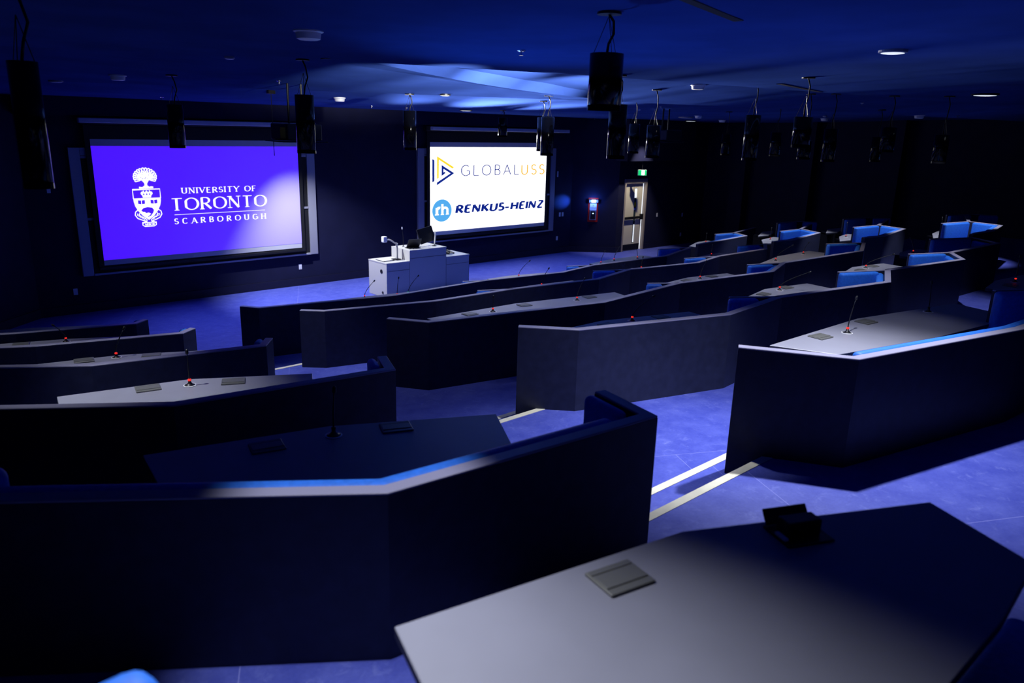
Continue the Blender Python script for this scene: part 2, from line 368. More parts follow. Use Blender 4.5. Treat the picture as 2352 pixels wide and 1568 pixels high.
# cream nosing strips
n = 7
for k in range(1, 6):
    for y, z in ((STEP[k], TIER(k+1)), (STEP[k]+.37, TIER(k)+.155)):
        bm = bmesh.new(); box(bm, 2.96, 4.735, y-.055, y+.004, z-.03, z+.004)
        struct(link('trim_%d' % n, bm, 'nosing')); n += 1

# ---------------------------------------------------------------- partitions and benches
ORD = ['', 'front', 'second', 'third', 'fourth', 'fifth', 'sixth']
CAPZ = 1.055
def panel(name, pts, k, parent, zfloor=None, t=T, side=1):
    z0 = TIER(k) if zfloor is None else zfloor; z1 = TIER(k) + CAPZ
    bm = bmesh.new(); band(bm, pts, 0, side*t, z0 + .001, z1 - .012)
    o = link(name, bm, 'panel', parent)
    bm = bmesh.new(); band(bm, pts, 0, side*t, z1 - .0119, z1)
    c = link('cap', bm, 'cap', o, 0.003, 1)
    return o
def pad(name, pts, d0, d1, k, parent, lo=.46, hi=CAPZ-.006, bev=.035):
    bm = bmesh.new(); band(bm, pts, d0, d1, TIER(k)+lo, TIER(k)+hi)
    return link(name, bm, 'blue', parent, bev, 4, smooth=True)
def seat(pts, d0, d1, k, parent):
    bm = bmesh.new(); band(bm, pts, d0, d1, TIER(k)+.24, TIER(k)+.45)
    o = link('seat', bm, 'blue', parent, .03, 3, smooth=True)
    bm = bmesh.new(); band(bm, pts, d0, d1-.08, TIER(k)+.002, TIER(k)+.235)
    link('plinth', bm, 'leg', parent)
HOOK = {1: [(8.12,10.06),(10.74,10.08),(14.1,10.42)],
        2: [(6.90,8.22),(9.5,8.32),(11.92,8.2),(14.25,8.52)],
        3: [(8.13,6.16),(10.65,6.16),(14.08,6.55)],
        4: [(6.98,4.22),(9.5,4.22),(11.94,4.29),(14.09,4.76)],
        5: [(8.06,2.1),(11.1,2.2),(13.9,2.5)]}
def hook(root, bench, k, c2, e, c1):
    c = Vector(c2); v = Vector(e) - c; u = v.normalized()
    w_ = Vector(e) - u * .035
    pts = [(c.x + u.x*.02, c.y + u.y*.02), tuple(w_)]
    # wing panel on the far side, pad on the near (seat) side
    w = panel('wing_panel', pts, k, root, t=.04, side=-1)
    w = (Vector(c1) - c).normalized(); sn = abs(u.x*w.y - u.y*w.x)
    a = c + u * max(.10, min((.105 + T + .01) / max(sn, .05), v.length - .22))
    th = min(.10, max(.05, (a - c).length * sn - T - .005))
    pad('side_pad', [(a.x, a.y), (e[0], e[1])], .004, th, k, bench, hi=CAPZ-.003)
BN = ['leftmost', 'second', 'third', 'fourth']
for k, d in MID.items():
    p = d['p']
    root = thing('booth_partition', 'long zigzag charcoal partition of the middle block, %s row from the screens' % ORD[k], 'partition', group='middle block partitions')
    panel('wall_panel', p, k, root)
    s = 1
    for j, (c1, h) in enumerate(zip(d['c1'], d['hooks'])):
        n_ = len(d['c1'])
        where = 'right end' if j == n_-1 else ('aisle end' if j == 0 else ('%s booth from the aisle' % BN[j]))
        b = thing('booth_bench', 'blue upholstered booth bench in the middle block, %s row, %s' % (ORD[k], where), 'bench', group='blue booth benches')
        pts = p[s:h+1]
        q = offset(p, T + .003)[s:h+1]
        if s > 1:
            u = (Vector(q[1]) - Vector(q[0])).normalized(); q[0] = (q[0][0] + u.x*.06, q[0][1] + u.y*.06)
        else:
            q[0] = (q[0][0] + .1, q[0][1] - .02)
        u = (Vector(q[-2]) - Vector(q[-1])).normalized(); q[-1] = (q[-1][0] + u.x*.12, q[-1][1] + u.y*.12)
        pad('backrest', q, 0, .09, k, b, hi=CAPZ-(.006 if k == 5 else .035))
        seat(q[:-1] if len(q) > 2 else q, .1, .52, k, b)
        hook(root, b, k, p[h], HOOK[k][j], p[c1])
        s = h
for k, p in LEFT.items():
    root = thing('booth_partition', 'charcoal bench partition of the left block, %s row from the screens' % ORD[k], 'partition', group='left block partitions')
    panel('wall_panel', p, k, root)
    b = thing('booth_bench', 'blue upholstered bench behind the left block partition of the %s row' % ORD[k], 'bench', group='blue booth benches')
    q = offset(p, T + .003)[1:-1]
    q[-1] = (q[-1][0] - .14, q[-1][1] + .01)
    pad('backrest', q, 0, .09, k, b, hi=CAPZ-(.006 if k == 5 else .05))
    seat(q, .1, .52, k, b)
    # padded end return next to the aisle
    a = Vector(p[-2]); e = Vector(p[-1]); u = (e - a).normalized(); r0 = offset([tuple(a), tuple(e)], T + .012)
    rr = [(r0[0][0] + u.x*.12, r0[0][1] + u.y*.12), r0[1]]
    pad('end_pad', rr, 0, .07, k, b, hi=CAPZ-.004)
    if k == 5:
        panel('wing_panel', [(-.28,3.62),(.40,3.50)], k, root, t=.04)
        pad('side_pad', [(-.28,3.60),(.44,3.49)], -.11, -.004, k, b, hi=CAPZ-.02, bev=.045)
for k, d in RGT.items():
    p = d['p']
    root = thing('booth_partition', 'charcoal partition of the right block beyond the far aisle, %s row from the screens' % ORD[k], 'partition', group='right block partitions')
    panel('wall_panel', p + [d['far']], k, root)
    b = thing('booth_bench', 'bright blue padded booth bench of the right block, %s row, next to the far aisle' % ORD[k], 'bench', group='blue booth benches')
    q = offset(p, T + .003)
    q[0] = (q[0][0] + .3, q[0][1] - .03)
    u = (Vector(q[-2]) - Vector(q[-1])).normalized(); q[-1] = (q[-1][0] + u.x*.12, q[-1][1] + u.y*.12)
    pad('backrest', q, 0, .09, k, b); seat(q[:-1], .1, .5, k, b)
    hook(root, b, k, p[-1], d['e'], p[-2])
for k, p in RGT2.items():
    root = thing('booth_partition', 'unlit charcoal wing at the far right behind the %s row booth' % ORD[k], 'partition', group='right block partitions')
    panel('wall_panel', p, k, root, t=.04, side=1)
    b = thing('booth_bench', 'dim navy booth bench at the far right, %s row, beyond the bright booth' % ORD[k], 'bench', group='blue booth benches')
    for nm, seg in (('side_pad', p[:2]), ('backrest', p[1:])):
        A, B = Vector(seg[0]), Vector(seg[1]); u = (B-A).normalized()
        pad(nm, [tuple(A + u*(.0 if nm == 'side_pad' else .13)), tuple(B - u*(.13 if nm == 'side_pad' else 0))], -.1, -.004, k, b, hi=CAPZ-.01)
    seat(p[:2], -.55, -.12, k, b)
# sixth row, left block: only its ends reach the picture
root = thing('booth_partition', 'charcoal wing of the nearest bench at the bottom left corner of the photo', 'partition', group='left block partitions')
bm = bmesh.new(); band(bm, [(-.5,1.42),(.30,1.472)], 0, .04, TIER(6)+.001, TIER(6)+.97); link('wing_panel', bm, 'panel', root)
b = thing('booth_bench', 'nearest bench with blue padded wing showing at the bottom left edge', 'bench', group='blue booth benches')
pad('side_pad', [(-.5,1.40),(.36,1.46)], -.13, -.004, 6, b, hi=CAPZ, bev=.05)
b = thing('booth_bench', 'dark blue bench seat at the bottom right corner behind the nearest table', 'bench', group='blue booth benches')
bm = bmesh.new(); box(bm, 2.25, 3.0, .06, .53, TIER(6)+.24, TIER(6)+.45); link('seat', bm, 'blue', b, .04, 3, smooth=True)
bm = bmesh.new(); box(bm, 2.25, 3.0, .06, .47, TIER(6)+.002, TIER(6)+.235); link('plinth', bm, 'leg', b)

# ---------------------------------------------------------------- tables
def table(k, poly, label, legs):
    t = thing('booth_table', label, 'table', group='grey booth tables')
    z = TIER(k) + .74
    bm = bmesh.new(); prism(bm, poly, z-.036, z)
    for f in bm.faces:
        if f.normal.z < .5 and abs(f.calc_center_median().z - z) > 1e-4: f.material_index = 1
    link('tabletop', bm, ('table', 'edge'), t, .003, 1)
    for x, y, a in legs:
        bm = bmesh.new(); box(bm, -.22, .22, -.03, .03, .03, .70); o = link('leg', bm, 'leg', t)
        o.location = (x, y, TIER(k)); o.rotation_euler = (0, 0, a)
        bm = bmesh.new(); box(bm, -.26, .26, -.06, .06, .002, .03); f = link('foot', bm, 'leg', o, .005, 1)
        bm = bmesh.new(); box(bm, -.2, .2, -.05, .05, .70, .703); link('top_plate', bm, 'leg', o)
    return t
def tb(k, poly, label):
    cx = sum(p[0] for p in poly)/len(poly); cy = sum(p[1] for p in poly)/len(poly)
    xs_ = [p[0] for p in poly]; w = max(xs_) - min(xs_)
    legs = [(cx - w*.22, cy + .02, 1.2), (cx + w*.22, cy - .03, 1.2)]
    return table(k, poly, label, legs)
tb(6, [(1.03,1.56),(2.10,1.35),(3.04,.86),(2.84,.46),(2.4,.43),(1.7,.44),(.80,.86)], 'large pale grey table closest to the camera, bottom centre')
tb(5, [(1.07,3.90),(2.0,3.66),(2.87,3.21),(2.58,2.72),(1.9,2.84),(.96,3.1)], 'unlit dark table of the left block behind the nearest partition')
tb(4, [(1.13,6.05),(2.01,5.87),(2.83,5.42),(2.6,4.98),(1.9,5.2),(1.02,5.4)], 'brightly lit grey table of the left block, fourth row')
tb(3, [(1.3,8.10),(2.09,7.93),(2.9,7.55),(2.7,7.05),(1.9,7.25),(1.1,7.5)], 'lilac grey table of the left block, third row')
tb(2, [(.9,10.45),(2.1,10.05),(2.9,9.65),(2.7,9.15),(1.9,9.35),(.8,9.8)], 'grey table of the left block, second row, one red microphone')
tb(1, [(.9,12.55),(2.1,12.15),(2.9,11.75),(2.7,11.25),(1.9,11.45),(.8,11.9)], 'grey table top of the left block in the front row')
tb(5, [(5.65,2.98),(7.20,2.95),(8.77,2.61),(8.6,2.0),(7.1,2.2),(5.85,2.5)], 'big grey table right of the aisle, fifth row, tall microphone')
tb(4, [(5.62,5.17),(6.1,5.17),(7.25,4.85),(7.18,4.42),(6.2,4.5),(5.5,4.85)], 'dark brownish table of the fourth row nearest the aisle')
tb(4, [(8.52,4.88),(9.18,5.01),(10.05,4.86),(9.98,4.4),(9.1,4.28),(8.5,4.5)], 'pale six-sided table in the middle block, fourth row, second booth')
tb(4, [(11.42,4.97),(11.96,5.09),(12.77,4.95),(12.7,4.5),(12.0,4.5),(11.4,4.65)], 'pale table of the fourth row behind the third blue wing')
tb(4, [(13.82,5.10),(14.25,5.27),(15.01,5.31),(15.11,4.89),(14.4,4.95),(13.9,4.98)], 'shadowed table at the right end of the fourth row')
tb(3, [(5.39,7.34),(6.81,7.31),(8.52,7.00),(8.4,6.5),(6.8,6.65),(5.4,6.95)], 'long bluish table of the third row with two microphones')
tb(3, [(9.75,6.99),(10.41,7.05),(11.30,6.88),(11.2,6.4),(10.4,6.42),(9.7,6.6)], 'grey table of the third row, middle booth, bent-over microphone')
tb(3, [(12.69,7.08),(13.79,7.33),(15.03,7.32),(15.03,6.90),(13.9,6.62),(12.7,6.65)], 'long olive-lit table at the right end of the third row')
tb(2, [(5.5,9.25),(6.1,9.25),(7.1,9.0),(7.05,8.6),(6.2,8.65),(5.4,8.9)], 'hidden-edge table of the second row nearest the aisle')
tb(2, [(8.45,9.08),(8.87,9.16),(9.82,9.03),(9.78,8.6),(8.9,8.5),(8.4,8.7)], 'bright sliver of table in the second row, second booth')
tb(2, [(11.30,9.16),(11.67,9.22),(12.51,9.06),(12.5,8.65),(11.7,8.55),(11.25,8.75)], 'pale table of the second row, third booth, facing the exit door')
tb(2, [(13.95,9.27),(14.3,9.34),(14.9,9.34),(14.97,9.08),(14.5,8.9),(13.95,8.9)], 'small brown-lit table at the right end of the second row')
tb(1, [(6.3,11.28),(6.9,11.22),(8.3,11.0),(8.2,10.55),(7.3,10.6),(6.3,10.85)], 'front row table below the lectern')
tb(1, [(9.7,11.2),(10.3,11.2),(11.2,11.0),(11.1,10.55),(10.3,10.55),(9.7,10.75)], 'front row table right of the lectern with one microphone')
tb(1, [(12.75,11.25),(13.6,11.35),(14.70,11.33),(14.73,11.0),(13.8,10.75),(12.75,10.8)], 'front row table closest to the exit door')
tb(1, [(17.0,11.56),(17.85,11.88),(18.35,11.88),(18.3,11.55),(17.75,11.36),(17.0,11.3)], 'bright six-sided table of the right block, front row')
tb(2, [(17.2,9.57),(17.75,9.93),(18.53,10.04),(18.65,9.69),(18.3,9.42),(17.5,9.40)], 'bright cream-lit table of the right block, second row')
tb(3, [(17.05,7.62),(17.83,8.00),(18.49,8.12),(18.64,7.81),(18.35,7.52),(17.4,7.56)], 'brightest pointed table of the right block, third row')
tb(4, [(17.0,5.68),(17.82,5.99),(18.47,6.09),(18.57,5.79),(18.3,5.58),(17.4,5.62)], 'bright pointed table of the right block, fourth row')
tb(5, [(10.05,2.7),(10.7,2.78),(11.6,2.68),(11.6,2.25),(10.9,2.15),(10.05,2.3)], 'grey table at the right edge of the photo, fifth row')
tb(2, [(18.3,10.35),(19.2,10.75),(19.8,10.75),(19.2,10.42),(18.7,10.28)], 'dark unlit table top far right in the second row')
tb(3, [(18.2,8.5),(19.0,8.85),(19.6,8.75),(19.0,8.5),(18.6,8.4)], 'dark unlit table top far right in the third row')

# ---------------------------------------------------------------- gooseneck microphones
def mic(x, y, k, label, lean=(.25, .1), hgt=.30, led='led', ring=True, bent=False):
    t = thing('gooseneck_microphone', label, 'microphone', (x, y, TIER(k)+.741), 0, 'gooseneck desk microphones')
    bm = bmesh.new(); lathe(bm, [(.048,0),(.048,.003),(.040,.0045),(.039,.0005)], 28); link('base_ring', bm, 'white', t)
    bm = bmesh.new(); lathe(bm, [(.0385,.0008),(.0385,.004),(.026,.008),(.012,.022),(.010,.036)], 20); link('base', bm, 'black', t, smooth=True)
    bm = bmesh.new(); lathe(bm, [(.009,.0362),(.0125,.037),(.0125,.050),(.008,.052)], 16); link('light_ring', bm, led, t, smooth=True)
    lx, ly = lean; pts = []
    for i in range(13):
        s = i/12
        if bent: pts.append((lx*s*.9, ly*s*.9, .053 + .10*math.sin(math.pi*.62*s)))
        else: pts.append((lx*hgt*s**1.5, ly*hgt*s**1.5, .053 + (hgt-.08)*s))
    bm = bmesh.new(); tube(bm, pts, [.0055]*9+[.004]*4, 8); link('stem', bm, 'black', t, smooth=True)
    a, b_ = Vector(pts[-2]), Vector(pts[-1]); d = (b_-a).normalized()
    bm = bmesh.new(); tube(bm, [b_, b_+d*.006, b_+d*.03, b_+d*.04], [.006,.0115,.0115,.006], 10); link('head', bm, 'black', t, smooth=True)
    return t
MICS = [
 (6.58,2.76,5,'tall microphone with red ring standing on the big table right of the aisle',(.12,-.05),.32),
 (8.09,2.63,5,'dark microphone at the far end of the big fifth row table',(.02,.05),.30,'black'),
 (10.77,2.59,5,'microphone with red ring at the right edge of the photo',(.05,.02),.32),
 (1.95,3.52,5,'unlit microphone with pale ring on the dark left block table',(.1,.1),.26,'black'),
 (1.96,5.72,4,'upright microphone with red ring on the brightly lit left table',(.02,.06),.27),
 (6.36,4.96,4,'black leaning microphone on the dark table of the fourth row',(.42,-.5),.30),
 (9.26,4.84,4,'leaning microphone on the pale six-sided fourth row table',(.8,-.9),.28),
 (12.03,4.91,4,'leaning microphone on the fourth row table behind the third wing',(.8,-1.1),.26),
 (14.4,5.1,4,'microphone on the shadowed table at the right end of the fourth row',(.3,.4),.26),
 (2.02,7.86,3,'microphone with red ring on the lilac left table of the third row',(.35,.15),.28),
 (6.27,7.12,3,'left microphone of the long bluish third row table',(.05,.05),.20),
 (7.65,6.94,3,'silvery microphone standing right on the long bluish third row table',(.15,-.2),.32),
 (10.46,6.85,3,'bent-over microphone on the third row middle table',(.16,-.16),.3),
 (13.22,7.06,3,'leaning microphone on the olive-lit third row table',(.55,-.6),.32),
 (14.47,7.16,3,'right-hand microphone on the olive-lit third row table',(.2,-.2),.24),
 (2.03,9.93,2,'microphone with red ring on the left block second row table',(-.4,.2),.22),
 (8.99,8.98,2,'thin dark microphone on the second row table sliver',(.25,-.2),.32),
 (11.76,9.04,2,'microphone with red ring on the second row table facing the exit',(.1,0),.24),
 (14.4,9.2,2,'small microphone on the brown-lit table at the second row end',(.2,.1),.24),
 (17.95,9.8,2,'microphone on the cream-lit right block table of the second row',(.1,.05),.3),
 (6.84,11.1,1,'front row microphone left of the lectern, red ring',(.55,-.1),.3),
 (7.37,10.9,1,'front row microphone standing upright before the lectern',(.1,.0),.33),
 (7.6,10.9,1,'front row microphone with a green ring before the lectern',(.5,-.15),.34,'gled'),
 (10.34,10.98,1,'front row microphone against the blue floor right of the lectern',(.5,-.3),.34),
 (12.94,11.08,1,'leftmost microphone on the front row table near the exit',(.2,-.15),.3),
 (13.51,11.18,1,'middle microphone on the front row table near the exit',(.25,-.2),.32),
 (14.2,11.05,1,'rightmost microphone on the front row table near the exit',(-.1,.1),.3),
 (17.9,11.65,1,'microphone with red ring on the right block front table',(.1,.05),.26),
 (17.85,7.85,3,'upright microphone on the brightest right block table',(.05,.05),.34),
 (17.8,5.82,4,'tall microphone on the right block table of the fourth row',(.02,.05),.36),
 (.8,12.3,1,'dark microphone leaning left at the left end of the front row',(-.5,.3),.32),
]
for m_ in MICS: mic(*m_)

# ---------------------------------------------------------------- desk outlet boxes
def outlet(x, y, k, ang, label, w=.175, d=.14):
    t = thing('desk_outlet_box', label, 'outlet box', (x, y, TIER(k)+.741), ang, 'flip-up desk outlet boxes')
    bm = bmesh.new(); box(bm, -w/2, w/2, -d/2, d/2, 0, .009); link('frame', bm, 'grey', t, .004, 2)
    bm = bmesh.new(); box(bm, -w/2+.006, w/2-.006, -d/2+.03, d/2-.035, .0092, .013); link('lid', bm, 'grey', t, .002, 1)
    bm = bmesh.new(); box(bm, -w/2+.006, w/2-.006, d/2-.03, d/2-.006, .0092, .012); link('hinge_flap', bm, 'grey', t, .002, 1)
    return t
BOX = [
 (1.70,1.30,6,-.2,'closed grey outlet box on the table closest to the camera'),
 (6.25,2.84,5,-.12,'left outlet box on the big table right of the aisle'),
 (7.13,2.83,5,-.12,'right outlet box on the big table right of the aisle'),
 (1.60,3.60,5,-.25,'left dark outlet box on the unlit left block table'),
 (2.28,3.40,5,-.4,'right dark outlet box on the unlit left block table'),
 (1.69,5.83,4,-.2,'lit grey outlet box left of the upright microphone'),
 (2.25,5.60,4,-.45,'shaded outlet box right of the upright microphone'),
 (1.75,7.93,3,-.2,'outlet box left of the microphone on the lilac table'),
 (2.3,7.72,3,-.4,'outlet box right of the microphone on the lilac table'),
 (1.6,10.1,2,-.3,'outlet box on the left block table of the second row'),
 (5.95,7.19,3,0,'leftmost outlet box on the long bluish third row table'),
 (6.85,7.15,3,-.1,'middle outlet box on the long bluish third row table'),
 (7.95,6.98,3,-.15,'rightmost outlet box on the long bluish third row table'),
 (6.0,5.0,4,0,'bluish outlet box on the dark fourth row table'),
 (6.75,4.87,4,-.2,'right outlet box on the dark fourth row table'),
 (8.85,4.83,4,.15,'outlet box left of the leaning microphone on the six-sided table'),
 (9.5,4.88,4,-.15,'outlet box right of the leaning microphone on the six-sided table'),
 (11.75,4.87,4,.1,'left outlet box on the fourth row table behind the third wing'),
 (12.3,4.92,4,-.1,'right outlet box on the fourth row table behind the third wing'),
 (10.15,6.88,3,.1,'outlet box left of the bent-over microphone'),
 (10.8,6.85,3,-.1,'outlet box right of the bent-over microphone'),
 (10.45,2.55,5,.1,'outlet box on the table at the right edge of the photo'),
]
for b_ in BOX: outlet(*b_)
# the opened one
t = thing('desk_outlet_box', 'black outlet box flipped open on the table closest to the camera', 'outlet box', (2.40,1.07,TIER(6)+.741), -.45, 'flip-up desk outlet boxes')
bm = bmesh.new(); box(bm, -.095, .095, -.075, .075, 0, .008); link('frame', bm, 'black', t, .003, 2)
bm = bmesh.new()
for v in box(bm, -.07, .07, -.03, .035, .008, .065): pass
o = link('socket_block', bm, 'black', t, .006, 2)
for i in (-1, 1):
    bm = bmesh.new(); box(bm, -.018+.03*i, .018+.03*i, -.0335, -.0305, .024, .052); link('socket', bm, 'gloss', o, .002, 1)
bm = bmesh.new(); box(bm, -.09, .09, -.006, .006, 0, .06); o = link('lid', bm, 'black', t, .003, 1); o.location = (0, .062, .012); o.rotation_euler = (math.radians(-35), 0, 0)
bm = bmesh.new(); box(bm, -.009, .009, -.03, .03, 0, .012); o = link('latch_tab', bm, 'white', t, .004, 2); o.location = (-.085, -.02, .0085); o['label'] = 'white latch tab'

# ---------------------------------------------------------------- screens and boards
YS = 15.78
def rect(bm, x0, x1, y, z0, z1, mi=0, th=.003):
    box(bm, x0, x1, y, y+th, z0, z1, mi)
# -- a small stroke alphabet (skeleton strokes in a unit box) for the lettering on slides and notices
def arc(cx, cy, rx, ry, a0, a1, n=14):
    return [(cx + rx*math.cos(math.radians(a0+(a1-a0)*i/n)), cy + ry*math.sin(math.radians(a0+(a1-a0)*i/n))) for i in range(n+1)]
G = {
 'A': (.74, [([(0,0),(.37,1)],'n'),([(.37,1),(.74,0)],'k'),([(.14,.34),(.60,.34)],'n')], [(0,0),(.74,0)]),
 'B': (.58, [([(.08,0),(.08,1)],'k'),([(.08,1),(.28,1)]+arc(.28,.76,.24,.24,90,-90)+[(.08,.52)],'a'),([(.28,.52)]+arc(.30,.26,.27,.26,90,-90)+[(.08,0)],'a')], []),
 'C': (.72, [(arc(.40,.5,.38,.5,48,312,24),'a')], []),
 'D': (.74, [([(.08,0),(.08,1)],'k'),([(.08,1),(.3,1)]+arc(.32,.5,.38,.5,90,-90,20)+[(.08,0)],'a')], []),
 'E': (.56, [([(.08,0),(.08,1)],'k'),([(.08,1),(.54,1)],'n'),([(.08,.52),(.46,.52)],'n'),([(.08,0),(.56,0)],'n')], []),
 'F': (.54, [([(.08,0),(.08,1)],'k'),([(.08,1),(.54,1)],'n'),([(.08,.52),(.46,.52)],'n')], [(.08,0)]),
 'G': (.78, [(arc(.42,.5,.40,.5,50,300,24)+[(.76,.16),(.76,.46)],'a'),([(.50,.46),(.76,.46)],'n')], []),
 'H': (.74, [([(.08,0),(.08,1)],'k'),([(.66,0),(.66,1)],'k'),([(.08,.52),(.66,.52)],'n')], [(.08,0),(.08,1),(.66,0),(.66,1)]),
 'I': (.16, [([(.08,0),(.08,1)],'k')], [(.08,0),(.08,1)]),
 'K': (.66, [([(.08,0),(.08,1)],'k'),([(.62,1),(.10,.42)],'n'),([(.26,.58),(.66,0)],'k')], [(.08,0),(.08,1)]),
 'L': (.54, [([(.08,0),(.08,1)],'k'),([(.08,0),(.54,0)],'n')], [(.08,1)]),
 'N': (.76, [([(.08,0),(.08,1)],'n'),([(.08,1),(.68,0)],'k'),([(.68,0),(.68,1)],'n')], [(.08,0),(.08,1),(.68,1)]),
 'O': (.86, [(arc(.43,.5,.41,.5,0,360,56),'a')], []),
 'R': (.66, [([(.08,0),(.08,1)],'k'),([(.08,1),(.30,1)]+arc(.30,.75,.25,.25,90,-90)+[(.08,.50)],'a'),([(.28,.50),(.66,0)],'k')], [(.08,0)]),
 'S': (.52, [(arc(.26,.75,.22,.25,30,270,18)+arc(.26,.25,.24,.25,90,-150,18),'a')], []),
 'T': (.70, [([(.35,0),(.35,1)],'k'),([(0,1),(.70,1)],'n')], [(.35,0)]),
 'U': (.74, [([(.09,1),(.09,.32)]+arc(.37,.30,.28,.30,180,360,18)+[(.65,1)],'a')], [(.09,1),(.65,1)]),
 'V': (.74, [([(0,1),(.37,0)],'k'),([(.37,0),(.74,1)],'n')], [(0,1),(.74,1)]),
 'Y': (.72, [([(0,1),(.36,.48)],'k'),([(.36,.48),(.72,1)],'n'),([(.36,.48),(.36,0)],'k')], [(0,1),(.72,1),(.36,0)]),
 'Z': (.64, [([(.02,1),(.62,1)],'n'),([(.62,1),(.02,0)],'k'),([(.02,0),(.64,0)],'n')], []),
 '-': (.42, [([(.02,.36),(.40,.36)],'n')], []),
 ' ': (.34, [], []),
 '\u00c6': (1.0, [([(0,0),(.44,1)],'n'),([(.52,0),(.52,1)],'k'),([(.17,.34),(.52,.34)],'n'),([(.44,1),(.95,1)],'n'),([(.52,.52),(.86,.52)],'n'),([(.52,0),(.98,0)],'n')], [(0,0)]),
 'r': (.56, [([(.14,0),(.14,.66)],'k'),(arc(.36,.44,.20,.2,160,70,8),'k')], [(.14,0)]),
 'h': (.72, [([(.12,0),(.12,1)],'k'),(arc(.36,.42,.22,.22,170,0,12)+[(.58,0)],'k')], [(.12,0),(.58,0)]),
}
def ribbon(bm, pts, wf, X, mi):
    pts = [p for i, p in enumerate(pts) if i == 0 or (Vector(p) - Vector(pts[i-1])).length > 1e-5]
    n = len(pts); L, R = [], []
    for i in range(n):
        a = Vector(pts[max(i-1, 0)]); b = Vector(pts[min(i+1, n-1)]); p = Vector(pts[i])
        closed = (Vector(pts[0]) - Vector(pts[-1])).length < 1e-4
        if closed and i in (0, n-1): a, b = Vector(pts[-2]), Vector(pts[1])
        d = (b - a).normalized(); nn = Vector((-d.y, d.x)); h = wf(d)/2
        if 0 < i < n-1 or closed:
            d1 = (p - Vector(pts[i-1 if i else -2])).normalized(); c = max(.55, abs(nn.dot(Vector((-d1.y, d1.x))))); h /= c
        L.append(bm.verts.new(X(p + nn*h))); R.append(bm.verts.new(X(p - nn*h)))
    for i in range(n-1): bm.faces.new((L[i], L[i+1], R[i+1], R[i])).material_index = mi
def lettering(bm, text, x0, x1, z0, z1, y, tk, tn, serif=0, gap=.14, shear=0, mi=0):
    """text filling x0..x1 with cap height z0..z1 on the plane y"""
    h = z1 - z0; tot = sum(G[c][0] for c in text) + gap*(len(text)-1); sx = (x1-x0 - shear*h)/tot; x = 0
    for c in text:
        w, strokes, ser = G[c]
        def X(p, x=x): return (x0 + (x + p[0])*sx + shear*h*p[1], y, z0 + p[1]*h)
        k = sx/h
        for pts, kind in strokes:
            if kind == 'k': wf = lambda d: tk
            elif kind == 'n': wf = lambda d: tn
            else: wf = lambda d: tn + (tk-tn)*d.y*d.y
            q = pts if c == '-' else [(max(p[0], tk/2), tn/2 + p[1]*(1-tn)) for p in pts]
            ribbon(bm, q, wf, X, mi)
        if serif:
            for px_, pz in ser:
                v = tn*.8; a = tk*.5 + serif
                zz = (0, v) if pz < .5 else (1-v, 1)
                bm.faces.new([bm.verts.new(X(Vector(p))) for p in ((px_-a, zz[0]), (px_+a, zz[0]), (px_+a, zz[1]), (px_-a, zz[1]))]).material_index = mi
        x += w + gap
def poly(bm, pts, y, mi=0):
    bm.faces.new([bm.verts.new((p[0], y, p[1])) for p in pts]).material_index = mi
def ell(cx, cz_, rx, rz, n=32): return [(cx + rx*math.cos(2*math.pi*i/n), cz_ + rz*math.sin(2*math.pi*i/n)) for i in range(n)]
def line(bm, pts, w, y, mi=0):
    ribbon(bm, pts, lambda d: w, lambda p: (p[0], y, p[1]), mi)

def board(xa, xb, where):
    t = thing('chalkboard', 'black chalkboard in a wide aluminium frame behind the %s' % where, 'chalkboard', group='framed chalkboards')
    z0, z1 = .70, 3.06
    for nm, (a, b, c, d) in dict(l=(xa, xa+.19, z0, z1), r=(xb-.19, xb, z0, z1)).items():
        bm = bmesh.new(); box(bm, a, b, YF-.075, YF-.003, c, d); link('frame_side', bm, 'alu', t, .008, 2)
    bm = bmesh.new(); box(bm, xa+.191, xb-.191, YF-.075, YF-.003, z1-.14, z1); link('frame_top', bm, 'alu', t, .006, 1)
    bm = bmesh.new(); box(bm, xa+.191, xb-.191, YF-.10, YF-.003, z0, z0+.04); o = link('chalk_tray', bm, 'alu', t, .006, 1)
    mid = 1.79
    for i, (c, d) in enumerate(((z0+.042, mid), (mid+.002, z1-.142))):
        bm = bmesh.new(); box(bm, xa+.192, xb-.192, YF-.05+.012*i, YF-.03+.012*i, c, d); o = link('board_panel', bm, 'board', t)
        if i == 0:
            bm = bmesh.new(); box(bm, xa+.195, xb-.195, YF-.066, YF-.051, mid-.05, mid-.005); link('pull_rail', bm, 'alu', o)
        else:
            bm = bmesh.new(); box(bm, xa+.195, xb-.195, YF-.055, YF-.0385, d-.05, d-.008); link('pull_rail', bm, 'alu', o)
board(3.67, 8.56, 'violet slide on the left screen')
board(11.38, 16.25, 'white slide on the right screen')

def screen(xa, xb, slide, lab, grp='projection screens'):
    t = thing('projection_screen', lab, 'projection screen', group=grp)
    bm = bmesh.new(); box(bm, xa-.09, xb+.09, YS+.004, YS+.012, .86, 3.46); link('black_border', bm, 'board', t)
    bm = bmesh.new(); box(bm, xa, xb, YS, YS+.003, .885, 3.21); f = link('fabric', bm, 'fabric', t)
    bm = bmesh.new(); box(bm, xa-.09, xb+.09, YS-.012, YS+.02, .80, .858); link('weight_bar', bm, 'black', t, .008, 2)
    bm = bmesh.new(); box(bm, xa, xb, YS-.003, YS-.0006, .985, 3.09); s = link('projected_slide', bm, slide, t)
    bm = bmesh.new(); box(bm, xa-.15, xb+.15, YS-.06, YS+.06, 3.47, 3.60); link('casing', bm, 'black', t, .01, 2)
    return t, s
t, s = screen(4.04, 8.13, 'violet', 'left projection screen with the violet university slide')
y1 = YS - .006; y2 = YS - .008
bm = bmesh.new()
